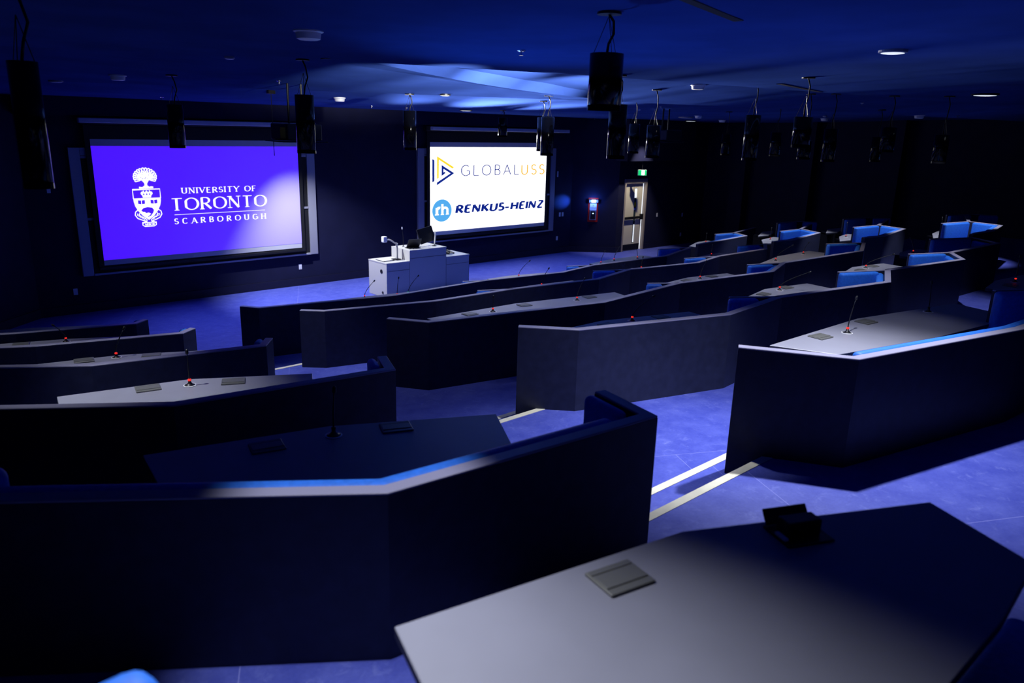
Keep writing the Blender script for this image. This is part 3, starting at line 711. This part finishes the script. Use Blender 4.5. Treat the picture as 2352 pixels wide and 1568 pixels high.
lettering(bm, 'UNIVERSITY OF', 5.585, 7.125, 2.177, 2.288, y1, .16, .07, .08, .24)
lettering(bm, 'TORONTO', 5.36, 7.345, 1.85, 2.09, y1, .15, .055, .08, .16)
lettering(bm, 'SCARBOROUGH', 5.40, 7.315, 1.582, 1.694, y1, .17, .075, .07, .60)
line(bm, [(5.41,1.768),(7.306,1.768)], .008, y1)
link('lettering', bm, 'wmark', s)['label'] = 'white serif lettering'
# crest: oak tree, shield with crown, open books and beaver, ribbon scroll
bm = bmesh.new()
random.seed(4)
cx0, cz0 = 4.925, 2.52
for i in range(16):
    a = math.radians(-28 + 236*i/15); r = .135
    px_, pz = cx0 + math.cos(a)*r*1.12, cz0 + math.sin(a)*r*.78
    pts = []
    for j in range(14):
        b_ = 2*math.pi*j/14; u, v = .062*math.cos(b_), .03*math.sin(b_)*(1+.22*math.cos(3*b_))
        pts.append((px_ + u*math.cos(a) - v*math.sin(a), pz + u*math.sin(a) + v*math.cos(a)))
    line(bm, pts + [pts[0]], .017, y1)
for i in range(11):
    a = math.radians(-38 + 256*i/10); px_, pz = cx0 + math.cos(a)*.075, cz0 - .005 + math.sin(a)*.05
    line(bm, [(px_ + .036*math.cos(b_)*math.cos(a) - .018*math.sin(b_)*math.sin(a), pz + .036*math.cos(b_)*math.sin(a) + .018*math.sin(b_)*math.cos(a)) for b_ in [2*math.pi*j/12 for j in range(13)]], .015, y1)
for i in range(9):
    a = math.radians(-30 + 240*i/8); line(bm, [(cx0, cz0-.10), (cx0 + math.cos(a)*.07, cz0 - .03 + math.sin(a)*.05), (cx0 + math.cos(a)*.13, cz0 + math.sin(a)*.085)], .022, y1)
poly(bm, [(4.86,2.45),(4.90,2.42),(4.925,2.44),(4.95,2.42),(4.99,2.45),(4.955,2.40),(4.95,2.36),(4.99,2.325),(4.86,2.325),(4.905,2.36),(4.90,2.40)], y1)
poly(bm, [(4.80,2.30),(5.055,2.30),(5.06,2.33),(5.02,2.338),(4.98,2.326),(4.92,2.340),(4.86,2.326),(4.80,2.336)], y1)
sh = [(4.676,2.283),(5.176,2.283),(5.176,2.06),(5.155,1.97),(5.11,1.88),(5.03,1.78),(4.924,1.697),(4.82,1.78),(4.74,1.88),(4.695,1.97),(4.676,2.06)]
poly(bm, [p for p in sh[2:]] + [(4.676,2.118),(5.176,2.118)], y1)
line(bm, [(4.676,2.11),(4.676,2.283),(5.176,2.283),(5.176,2.11)], .016, y1)
# crown
poly(bm, [(4.85,2.125),(5.00,2.125),(5.005,2.16),(5.037,2.20),(5.025,2.235),(4.985,2.245),(4.955,2.225),(4.925,2.262),(4.895,2.225),(4.865,2.245),(4.825,2.235),(4.815,2.20),(4.845,2.16)], y1)
for x_ in (4.87,4.926,4.98): poly(bm, ell(x_, 2.25, .012, .012, 10), y2)
# ribbon scroll
line(bm, [(4.735,1.895),(4.69,1.86),(4.678,1.80),(4.72,1.735),(4.80,1.70),(4.875,1.672)], .016, y1)
line(bm, [(4.775,1.85),(4.745,1.80),(4.78,1.765),(4.85,1.735),(4.885,1.70),(4.878,1.665),(4.83,1.66),(4.80,1.64)], .013, y1)
line(bm, [(5.11,1.895),(5.16,1.86),(5.172,1.80),(5.13,1.735),(5.05,1.70),(4.975,1.672)], .016, y1)
line(bm, [(5.075,1.85),(5.10,1.80),(5.07,1.765),(5.0,1.735),(4.965,1.70),(4.972,1.665),(5.02,1.66),(5.05,1.64)], .013, y1)
line(bm, [(4.80,1.66),(4.80,1.60),(4.835,1.575),(5.01,1.575),(5.05,1.60),(5.05,1.66)], .014, y1)
line(bm, [(4.80,1.635),(4.84,1.648),(5.01,1.648),(5.05,1.635)], .012, y1)
lettering(bm, 'ARBOR', 4.835, 5.02, 1.59, 1.635, y1, .2, .1, .06, .1)
link('crest', bm, 'wmark', s)['label'] = 'white crest with tree and shield'
bm = bmesh.new()
for bx in (4.815, 5.045):
    poly(bm, [(bx-.062,2.012),(bx-.006,2.005),(bx-.006,2.075),(bx-.062,2.082)], y2)
    poly(bm, [(bx+.006,2.005),(bx+.062,2.012),(bx+.062,2.082),(bx+.006,2.075)], y2)
poly(bm, [(4.795,1.885),(4.84,1.93),(4.92,1.945),(5.0,1.93),(5.03,1.885),(5.015,1.84),(4.985,1.80),(4.955,1.765),(4.945,1.79),(4.97,1.815),(4.93,1.84),(4.88,1.83),(4.86,1.855),(4.82,1.86)], y2)
poly(bm, [(4.915,1.752),(4.95,1.775),(4.945,1.79),(4.91,1.765)], y2)
for x_ in (4.87,4.926,4.98): poly(bm, ell(x_, 2.19, .012, .016, 10), y2)
for k_ in range(9):
    a = math.radians(-20 + 220*k_/8); px_, pz = cx0 + math.cos(a)*.16, cz0 + math.sin(a)*.11
    poly(bm, ell(px_, pz, .012, .008, 8), y2)
for k_ in range(8):
    poly(bm, ell(cx0 - .085 + .17*random.random(), cz0 - .05 + .1*random.random(), .010, .008, 8), y2)
link('crest_detail', bm, 'vmark', s)
bm = bmesh.new()
# motto letters on the scroll tails
def tilt_text(bm, text, x0, z0, x1, z1, h, y):
    d = Vector((x1-x0, z1-z0)); L_ = d.length; b2 = bmesh.new(); lettering(b2, text, 0, L_, 0, h, 0, .2, .1, .05, .12)
    d.normalize(); idx = {}
    for v in b2.verts: idx[v] = bm.verts.new((x0 + v.co.x*d.x - v.co.z*d.y, y, z0 + v.co.x*d.y + v.co.z*d.x))
    for f in b2.faces: bm.faces.new([idx[v] for v in f.verts])
    b2.free()
tilt_text(bm, 'VELUT', 4.70, 1.80, 4.85, 1.695, .038, y2)
tilt_text(bm, '\u00c6VO', 5.00, 1.70, 5.14, 1.79, .038, y2)
link('motto', bm, 'wmark', s)

t, s = screen(11.705, 15.80, 'wslide', 'right projection screen with the white slide of two company logos')
bm = bmesh.new()
poly(bm, [(11.768,2.803),(11.834,2.772),(11.834,2.257),(11.768,2.225)], y1)
poly(bm, [(12.061,2.653),(12.472,2.442),(12.346,2.440),(12.121,2.555)], y1)
poly(bm, [(12.061,2.653),(12.121,2.555),(12.121,2.468),(12.061,2.378)], y1)
poly(bm, [(12.061,2.378),(12.121,2.468),(12.150,2.485),(12.195,2.455)], y1)
poly(bm, [(12.472,2.442),(11.911,2.150),(11.911,2.221),(12.346,2.440)], y1)
link('navy_mark', bm, 'nmark', s)
bm = bmesh.new()
lettering(bm, 'GLOBAL', 12.695, 14.743, 2.36, 2.645, y1, .085, .075, 0, .30)
link('company_lettering', bm, 'nmark', s)
bm = bmesh.new()
lettering(bm, 'RENKUS-HEINZ', 12.50, 15.74, 1.40, 1.632, y1, .25, .19, 0, .12, .22)
link('bold_lettering', bm, 'nmark', s)
bm = bmesh.new()
poly(bm, [(11.916,2.872),(12.466,2.588),(12.403,2.558),(11.976,2.782)], y1)
poly(bm, [(11.916,2.872),(11.976,2.782),(11.972,2.336),(11.916,2.304)], y1)
link('yellow_mark', bm, 'ymark', s)
bm = bmesh.new(); lettering(bm, 'USS', 14.815, 15.725, 2.348, 2.635, y1, .12, .10, 0, .30); link('amber_lettering', bm, 'omark', s)
bm = bmesh.new(); poly(bm, ell(12.078, 1.51, .312, .284, 48), y1); o = link('round_mark', bm, 'lbmark', s)
bm = bmesh.new()
lettering(bm, 'r', 11.86, 12.07, 1.398, 1.69, y2, .22, .1, .06); lettering(bm, 'h', 12.045, 12.30, 1.398, 1.69, y2, .2, .1, .05)
link('white_letters', bm, 'wmark', s)
# pale light shelves above the boards
for xa, xb, w in ((3.80, 8.40, 'left'), (11.52, 16.32, 'right')):
    bm = bmesh.new(); box(bm, xa, xb, 15.40, 15.52, 3.50, 3.585)
    tag(link('board_light', bm, 'fabric', None, .012, 2), 'long pale board light bar above the %s screen' % w, 'light fixture', 'board light bars')

# ---------------------------------------------------------------- wall plates
def plate(x, z, y, label, w=.075, h=.12, rz=0, kind='outlet'):
    t = thing('wall_plate', label, kind, (x, y, z), rz, 'wall plates')
    bm = bmesh.new(); box(bm, -w/2, w/2, -.008, -.001, -h/2, h/2); link('cover', bm, 'white', t, .002, 1)
    bm = bmesh.new(); box(bm, -.017, .017, -.011, -.0082, -.034, .034); link('insert', bm, 'white', t)
plate(3.52,.42,YF,'pale wall outlet below the left end of the left chalkboard')
plate(8.13,.43,YF,'pale wall outlet below the right end of the left chalkboard')
plate(16.50,.45,YF,'pale wall outlet low right of the right chalkboard')
plate(16.58,1.15,YF,'left of two light switches right of the right chalkboard',kind='light switch')
plate(16.70,1.15,YF,'right of two light switches beside the red alarm wall',kind='light switch')
plate(16.42,2.33,YF,'small wall device high right of the white slide',.05,.16,kind='wall device')
plate(20.08,1.04,14.97,'dim switch plate just right of the exit door',kind='light switch')
plate(21.45,.97,14.97,'bright switch plate further right of the exit door',kind='light switch')
plate(21.45,.32,14.97,'low outlet plate below the switch right of the exit door')
plate(3.30,2.36,YF,'dim wall device high left of the left screen',.06,.2,kind='wall device')

# ---------------------------------------------------------------- alarm station on the angled wall
ang = math.atan2(14.97-YF, 18.1-17.05)
mx, my = 17.55, YF + (17.55-17.05)*math.tan(ang)
t = thing('alarm_station', 'red alarm plate with glowing blue strobe and paper notice', 'alarm', (mx, my, 1.28), ang)
bm = bmesh.new(); box(bm, -.15, .15, -.012, -.001, -.36, .36); link('back_plate', bm, 'red', t, .003, 1)
bm = bmesh.new(); box(bm, -.10, .10, -.06, -.0125, -.30, .0); o = link('call_box', bm, 'alu', t, .008, 2)
bm = bmesh.new(); box(bm, -.075, .075, -.064, -.0605, -.27, -.03); q = link('door_panel', bm, 'black', o, .002, 1)
bm = bmesh.new(); box(bm, -.022, .022, -.068, -.0642, -.115, -.085); link('button', bm, 'exitw', o)
bm = bmesh.new(); box(bm, -.10, .10, -.03, -.0125, .005, .20); pn = link('paper_notice', bm, 'paper', t)
bm = bmesh.new(); lettering(bm, 'OF', -.03, .03, .105, .15, -.0315, .14, .12, 0, .2); lettering(bm, 'ORDER', -.085, .085, .035, .08, -.0315, .14, .12, 0, .2)
link('notice_text', bm, 'ink', pn)
bm = bmesh.new(); box(bm, -.14, .14, -.08, -.0125, .22, .31); st = link('strobe_housing', bm, 'alu', t, .01, 2)
bm = bmesh.new(); box(bm, -.065, .065, -.10, -.0805, .225, .305); link('strobe_lens', bm, 'strobe', st, .012, 3)
pl = bpy.data.lights.new('strobe_lamp', 'POINT'); pl.energy = 9; pl.color = (.12, .25, 1); pl.shadow_soft_size = .03
po = bpy.data.objects.new('strobe_lamp', pl); COL.objects.link(po)
nx, ny = math.sin(ang), -math.cos(ang)
po.location = (mx + nx*.18, my + ny*.18, 1.56)
spot('strobe_beam', (mx + nx*.14, my + ny*.14, 1.55), (16.75, YF, 1.52), 260, 30, 1.0, (.03, .14, 1), .02)

# ---------------------------------------------------------------- exit door and sign
t = thing('door_1', 'beige exit door with narrow glass lite and black push bar', 'door'); t['kind'] = 'structure'; t.location.x = -.1
for nm, b_ in (('jamb', (18.462,18.53,14.94,15.06,0,2.2)), ('jamb', (19.48,19.548,14.94,15.06,0,2.2)), ('header', (18.531,19.479,14.94,15.06,2.06,2.2))):
    bm = bmesh.new(); box(bm, *b_); link(nm, bm, 'frame', t, .004, 1)
bm = bmesh.new()
for b_ in ((18.54,19.02,15.0,15.045,.01,2.05),(19.14,19.40,15.0,15.045,.01,2.05),(19.02,19.14,15.0,15.045,.01,.22),(19.02,19.14,15.0,15.045,1.92,2.05)): box(bm, *b_)
leaf = link('leaf', bm, 'door', t)
bm = bmesh.new(); box(bm, 19.021,19.139,15.018,15.026,.221,1.919); o = link('glass_lite', bm, 'darkglass', leaf)
bm = bmesh.new(); box(bm, 19.025,19.135,15.012,15.0175,1.62,1.90); link('corridor_light', bm, 'lite', o)
bm = bmesh.new(); box(bm, 19.075,19.12,15.012,15.0175,.25,.80); link('corridor_light', bm, 'lite', o)
bm = bmesh.new(); b2 = ell(19.08,1.42,.05,.08,20); v = [bm.verts.new((p[0],15.009,p[1])) for p in b2]; bm.faces.new(v); link('round_sticker', bm, 'yellow', o)
bm = bmesh.new(); rect(bm, 19.03,19.13,15.007,1.25,1.32); link('lower_sticker', bm, 'bsticker', o)
bm = bmesh.new(); box(bm, 18.56,19.40,14.93,14.965,.98,1.06); pb = link('push_bar', bm, 'black', leaf, .008, 2)
bm = bmesh.new(); box(bm, 19.32,19.42,14.92,14.998,.95,1.12); link('latch_case', bm, 'black', pb, .006, 2)
bm = bmesh.new(); box(bm, 18.55,19.39,14.994,14.9995,.02,.2); link('kick_plate', bm, 'leg', leaf)
bm = bmesh.new(); box(bm, 19.425,19.44,15.0,15.03,.01,2.05); link('lit_gap', bm, 'lite', t)
t = thing('exit_sign', 'green exit sign with white running figure above the door', 'exit sign', (18.72, 14.62, 2.40), math.radians(-38)); t.scale = (.78, .78, .78)
bm = bmesh.new(); box(bm, -.17,.17,-.03,.03,-.1,.12); link('case', bm, 'alu', t, .006, 1)
bm = bmesh.new(); rect(bm, -.16,.16,-.0345,-.09,.11); link('green_face', bm, 'exitg', t)
bm = bmesh.new()
rect(bm, -.03,.09,-.037,-.08,.10,0,.002)
link('white_doorway', bm, 'exitw', t)
bm = bmesh.new()
poly(bm, ell(.03,.075,.012,.012,12), -.0385); line(bm, [(.03,.06),(.02,.01)], .022, -.0385); line(bm, [(.02,.01),(.05,-.02),(.045,-.06)], .012, -.0385); line(bm, [(.02,.01),(-.005,-.03),(-.025,-.04)], .012, -.0385)
line(bm, [(.03,.05),(.055,.025)], .009, -.0385); line(bm, [(.03,.05),(0,.035)], .009, -.0385)
link('running_figure', bm, 'exitg', t)
bm = bmesh.new(); tube(bm, [(0,.0,.121),(0,0,.45)], .012, 8); link('stem', bm, 'black', t)

# ---------------------------------------------------------------- lectern
t = thing('lectern', 'pale grey stepped lectern desk in front of the chalkboards', 'lectern', (8.95, 13.62, 0))
for nm, b_ in (('left_cabinet', (0,.596,0,.70,.005,.735)), ('middle_cabinet', (.598,1.60,0,.70,.005,.965)), ('right_cabinet', (1.602,2.27,0,.70,.005,.735))):
    bm = bmesh.new(); box(bm, *b_); o = link(nm, bm, 'lectern', t)
    x0, x1, y0, y1_, z0, z1 = b_
    bm = bmesh.new(); box(bm, x0-(.006 if x0 == 0 else 0), x1+(.006 if x1 > 2 else 0), y0-.008, y1_+.005, z1+.0005, z1+.025); link('worktop', bm, 'lectern', o, .002, 1)
    bm = bmesh.new(); box(bm, x0+.01, x1-.01, -.004, -.0005, z1-.16, z1-.155); link('seam', bm, 'leg', o)
    bm = bmesh.new(); box(bm, x1-.004, x1, -.004, -.0005, .03, .72); link('seam', bm, 'leg', o)
for y_, z_, r_ in ((.20, .56, .045), (.16, .10, .03)):
    bm = bmesh.new(); b2 = bmesh.new(); lathe(bm, [(r_,0),(r_,.006),(r_*.7,.006),(r_*.7,.002)], 20); b2.free()
    o = link('vent_grommet', bm, 'black', t); o.location = (-.0005, y_, z_); o.rotation_euler = (0, math.radians(-90), 0)
LZ, MZ = .762, .992
t = thing('document_camera', 'white document camera on a post on the left of the lectern', 'document camera', (9.42, 13.92, LZ))
bm = bmesh.new(); box(bm, -.10,.06,-.08,.08,0,.02); link('base', bm, 'black', t, .006, 2)
bm = bmesh.new(); box(bm, -.02,.02,-.02,.02,.0205,.36); link('post', bm, 'lectern', t, .005, 1)
bm = bmesh.new(); tube(bm, [(0,0,.355),(-.06,.0,.37),(-.13,0,.42),(-.20,0,.45),(-.27,0,.45)], .016, 8); link('arm', bm, 'lectern', t, smooth=True)
bm = bmesh.new(); box(bm, -.37,-.27,-.05,.05,.40,.53); link('head', bm, 'white', t, .02, 3)
t = thing('paper_tray', 'dark tray of white sheets lying on the left of the lectern', 'papers', (9.17, 13.97, LZ))
bm = bmesh.new(); box(bm, -.16,.12,-.15,.17,0,.008); link('tray', bm, 'black', t)
bm = bmesh.new(); box(bm, -.14,.10,-.12,.15,.0083,.014); link('sheets', bm, 'paper', t)
t = thing('touch_panel', 'small angled control panel on the raised middle of the lectern', 'control panel', (9.80, 13.86, MZ), -.1)
bm = bmesh.new(); box(bm, -.15,.15,-.10,.10,0,.015); link('foot', bm, 'black', t, .005, 1)
bm = bmesh.new(); box(bm, -.16,.16,-.012,.012,0,.22); o = link('screen', bm, 'black', t, .006, 2); o.location = (0,.0,.017); o.rotation_euler = (math.radians(32),0,0)
t = thing('monitor', 'tilted dark computer monitor on an arm on the lectern', 'monitor', (10.30, 13.95, MZ), .25)
bm = bmesh.new(); tube(bm, [(.06,-.12,.016),(.10,-.1,.08),(.17,-.06,.22),(.19,-.03,.30)], .018, 8); link('arm', bm, 'lectern', t, smooth=True)
bm = bmesh.new(); lathe(bm, [(.05,0),(.05,.012),(.02,.014)], 16, .06, -.12); link('clamp', bm, 'black', t)
bm = bmesh.new(); box(bm, -.26,.26,-.016,.016,-.17,.17); o = link('display', bm, 'black', t, .008, 2); o.location = (-.04,.04,.24); o.rotation_euler = (math.radians(-18),math.radians(-6),0)
t = thing('cable_loop', 'loop of pale cable lying on the raised lectern top', 'cable', (10.03, 13.74, MZ))
bm = bmesh.new(); tube(bm, [(.14*math.cos(a*.35), .08*math.sin(a*.35), .008+.003*a) for a in range(0, 19)], .006, 6); o = link('cord', bm, 'white', t, smooth=True)
t = thing('lectern_microphone', 'thin lectern microphone with a pale tip before the dark wall', 'microphone', (9.75, 14.15, MZ))
bm = bmesh.new(); lathe(bm, [(.025,0),(.025,.008),(.01,.02)], 12); link('base', bm, 'black', t)
bm = bmesh.new(); tube(bm, [(0,0,.02),(0,0,.2),(-.01,.02,.38)], .005, 6); link('stem', bm, 'black', t)
bm = bmesh.new(); tube(bm, [(-.01,.02,.381),(-.012,.022,.43)], .012, 8); link('head', bm, 'white', t)
for i, (dx, dy, lab) in enumerate(((9.66, 13.78, 'left'), (9.73, 13.74, 'right'))):
    bm = bmesh.new(); lathe(bm, [(.014,0),(.014,.02),(.006,.028)], 10); o = link('control_knob', bm, 'black'); o.location = (dx, dy, MZ)
    tag(o, '%s small black knob on the front of the raised lectern top' % lab, 'knob', 'lectern knobs')
t = thing('desk_phone', 'black desk phone on the right wing of the lectern', 'telephone', (10.85, 13.92, LZ), .3)
bm = bmesh.new(); v = box(bm, -.10,.10,-.10,.10,0,.03)
for q in v:
    if q.co.y > 0 and q.co.z > .01: q.co.z += .05
link('body', bm, 'black', t, .006, 2)
bm = bmesh.new(); tube(bm, [(-.08,-.09,.055),(-.075,-.05,.07),(-.075,.05,.10),(-.08,.09,.10)], [.022,.014,.014,.022], 8); link('handset', bm, 'black', t, smooth=True)
bm = bmesh.new(); rect(bm, -.14,-.02,-.13,0,.03); o = link('label_card', bm, 'paper', t)

# ---------------------------------------------------------------- hanging tube speakers / pendants
def pendant(x, y, top, bot, label, r=.10):
    zt, zb = EYE + top, EYE + bot
    t = thing('pendant_cylinder', label, 'pendant', (x, y, zb), 0, 'black hanging cylinders')
    h = zt - zb
    bm = bmesh.new(); lathe(bm, [(r-.012,.012),(r-.012,.001),(r,.001),(r,.03)], 32); link('rim', bm, 'gloss', t, smooth=False)
    bm = bmesh.new(); lathe(bm, [(r-.001,.0305),(r-.001,h),(r-.012,h+.002)], 32); o = link('body', bm, 'gloss', t)
    for p in o.data.polygons: p.use_smooth = abs(p.normal.z) < .5
    zc = cz(x, y) - zb
    bm = bmesh.new(); tube(bm, [(0,0,h+.002),(.02,.01,h+(zc-h)*.25),(.05,.0,h+(zc-h)*.5),(.02,-.02,h+(zc-h)*.78),(.0,0,zc-.012)], .008, 6); link('cord', bm, 'black', t, smooth=True)
    for i in range(3):
        a = 2*math.pi*i/3
        bm = bmesh.new(); tube(bm, [(.8*r*math.cos(a), .8*r*math.sin(a), h), (0, 0, min(zc-.02, h+.22))], .0025, 4); link('suspension_wire', bm, 'black', t)
    bm = bmesh.new(); lathe(bm, [(.07,zc-.014),(.07,zc+.02)], 20); link('canopy', bm, 'black', t)
PEND = [
 (.945,4.755,.25,-.39,'largest black hanging cylinder at the far left edge', .072),
 (3.67,10.35,.145,-.39,'black hanging cylinder in front of the violet slide, left of centre'),
 (4.10,7.75,.255,-.345,'black hanging cylinder before the right edge of the violet slide'),
 (7.04,10.01,.18,-.40,'black hanging cylinder between the two screens'),
 (11.6,12.98,.17,-.24,'slim hanging cylinder above the middle of the white slide'),
 (10.23,10.35,.164,-.436,'left of two overlapping cylinders at the right edge of the white slide'),
 (8.57,8.56,.145,-.427,'right of two overlapping cylinders at the right edge of the white slide'),
 (3.6,3.13,.42,.10,'short wide black cylinder hanging near the camera'),
 (6.69,5.61,.255,-.318,'black cylinder hanging behind the short wide one'),
 (11.45,9.19,.09,-.427,'left cylinder of the pair above the exit sign'),
 (9.15,6.99,.064,-.391,'right cylinder of the pair above the exit sign'),
 (15.4,9.75,-.045,-.50,'dim slim cylinder right of the exit door'),
 (9.59,5.69,.227,-.364,'tall black cylinder of the right half, left of the short one'),
 (13.6,7.55,.02,-.416,'small cylinder behind the tall one in the right half'),
 (8.19,4.25,.18,-.145,'short black cylinder of the right half with bare canopy'),
 (11.43,5.86,-.10,-.372,'small cylinder hidden under the short one in the right half'),
 (11.74,5.62,.09,-.40,'tall dim cylinder with a long blue glint in the right half'),
 (11.64,4.72,.127,-.218,'short dim cylinder second from the right'),
 (15.0,6.27,-.016,-.465,'far dim cylinder beside the second from the right'),
 (12.17,4.18,.045,-.355,'rightmost dim cylinder with a faint blue glint'),
]
for p in PEND: pendant(*p)

# ---------------------------------------------------------------- ceiling fixtures
def detector(x, y, label, r=.105):
    z = cz(x, y)
    t = thing('smoke_detector', label, 'smoke detector', (x, y, z), 0, 'white ceiling detectors')
    bm = bmesh.new(); lathe(bm, [(r*1.0,.02),(r*1.0,-.008),(r*.86,-.014)], 28); link('mounting_ring', bm, 'white', t)
    bm = bmesh.new(); lathe(bm, [(r*.84,-.0145),(r*.78,-.055),(r*.6,-.062)], 28); link('sensor_body', bm, 'white', t)
DET = [(2.81,5.21,'largest white detector high left of centre'),(3.22,10.97,'white detector over the left part of the violet slide'),(7.23,12.39,'white detector left of the right screen'),
 (9.14,6.30,'white detector right of the short wide cylinder'),(16.6,11.35,'white detector far right above the exit door area'),(19.6,12.6,'smallest white detector beyond the exit door'),
 (16.96,6.33,'white detector in the dim right half'),(20.0,9.8,'white detector beside the dim tall cylinder'),(20.6,5.7,'dim detector at the far right edge')]
for d in DET: detector(*d)
def disc(x, y, r, lit, label):
    z = cz(x, y)
    t = thing('ceiling_downlight', label, 'downlight', (x, y, z), 0, 'ceiling downlights')
    bm = bmesh.new(); lathe(bm, [(r,.02),(r,-.018),(r*.82,-.022)], 28); link('trim_ring', bm, 'black' if lit == 2 else 'alu', t)
    bm = bmesh.new(); lathe(bm, [(r*.8,-.010),(r*.8,-.024),(r*.5,-.028)], 28); link('lens', bm, 'lamp' if lit else 'white', t)
for d in [(2.83,12.37,.09,0,'flat pale downlight at the far left above the left screen'),(6.40,2.66,.105,1,'bright lit downlight in the upper right'),(3.48,8.13,.05,0,'tiny downlight on the fold left of the big detector'),
 (11.07,13.61,.14,2,'dark-rimmed lit downlight above the right screen'),(12.0,3.68,.17,2,'wide dark-rimmed downlight at the far right'),(17.0,12.0,.19,0,'flat downlight above the exit'),(19.8,13.8,.17,2,'dark-rimmed downlight right of the exit'),
 (7.42,9.62,.08,2,'half hidden downlight at the ceiling fold above the white slide'),(18.55,9.09,.05,0,'tiny dim downlight in the right half')]:
    disc(*d)
def sprinkler(x, y, label):
    z = cz(x, y)
    t = thing('sprinkler_head', label, 'sprinkler', (x, y, z), 0, 'ceiling sprinklers')
    bm = bmesh.new(); lathe(bm, [(.036,.01),(.036,-.004),(.02,-.012)], 18); link('escutcheon', bm, 'chrome', t)
    bm = bmesh.new(); lathe(bm, [(.008,-.0125),(.008,-.035),(.018,-.038),(.018,-.042)], 12); link('deflector', bm, 'chrome', t)
for d in [(4.52,4.85,'sprinkler left of the short wide cylinder'),(4.89,9.91,'sprinkler above the violet slide'),(8.78,13.81,'sprinkler between the two screens'),(13.45,10.7,'sprinkler above the exit sign cylinders'),
 (4.87,14.29,'sprinkler above the left end of the left board'),(9.67,13.87,'sprinkler beside the cylinder between the screens'),(12.79,9.64,'sprinkler left of the exit cylinders'),(17.0,15.1,'sprinkler above the red alarm'),(17.82,5.90,'sprinkler in the dim right half'),(13.43,5.96,'sprinkler between the dim cylinders')]:
    sprinkler(*d)
# linear slot diffusers in the ceiling
for i, (a, b_, lab) in enumerate((((3.75,6.7),(5.06,7.05),'dark ceiling slot left of centre'),((3.06,2.47),(4.35,2.75),'dark ceiling slot right of the near cylinder'),((8.74,4.9),(10.3,5.15),'short dark ceiling slot in the right half'))):
    A, B = Vector(a), Vector(b_); u = (B-A).normalized(); n_ = Vector((-u.y,u.x))*.03
    bm = bmesh.new(); vs = []
    for p in (A+n_, B+n_, B-n_, A-n_): vs.append(bm.verts.new((p.x,p.y,cz(p.x,p.y)-.006)))
    ws = [bm.verts.new((v.co.x, v.co.y, v.co.z+.02)) for v in vs]
    bm.faces.new(vs); bm.faces.new(ws[::-1])
    for j in range(4): bm.faces.new((vs[j], vs[(j+1)%4], ws[(j+1)%4], ws[j]))
    tag(link('slot_diffuser', bm, 'black'), lab, 'air diffuser', 'ceiling slot diffusers')
# projectors
def projector(x, y, z, lab, rz, sticker=True):
    t = thing('projector', lab, 'projector', (x, y, z), rz, 'ceiling projectors')
    bm = bmesh.new(); box(bm, -.26,.26,-.25,.25,-.11,.11); o = link('body', bm, 'black', t, .02, 3)
    bm = bmesh.new(); box(bm, -.33,.33,-.28,.28,-.135,-.122); link('cradle', bm, 'gloss', t, .003, 1)
    bm = bmesh.new(); lathe(bm, [(.06,.0),(.06,.06),(.05,.07)], 20); q = link('lens', bm, 'gloss', t); q.location = (.05,.25,0); q.rotation_euler = (math.radians(-90),0,0)
    if sticker:
        bm = bmesh.new(); box(bm, -.2635,-.2605,-.2,-.05,-.09,.06); q = link('warning_sticker', bm, 'yellow', o)
    zc = cz(x, y) - z
    for px_ in (-.1, .1):
        bm = bmesh.new(); tube(bm, [(px_,0,.112),(px_,0,zc)], .016, 8); link('mount_pole', bm, 'black', t)
projector(5.2, 10.1, EYE-.16, 'black ceiling projector before the right end of the left screen', 0)
projector(13.6, 10.1, EYE-.10, 'black ceiling projector left of the exit sign cylinders', 0, False)
# thin cable hanging before the violet slide
t = thing('hanging_microphone', 'thin cable hanging in front of the right part of the violet slide', 'hanging microphone', (5.85, 12.16, EYE-.58))
zc = cz(5.85, 12.16) - (EYE-.58)
bm = bmesh.new(); tube(bm, [(0,0,0),(0,0,zc-.03)], .006, 6); link('cable', bm, 'black', t)
bm = bmesh.new(); box(bm, -.06,.06,-.04,.04,zc-.05,zc+.01); link('ceiling_box', bm, 'black', t, .005, 1)
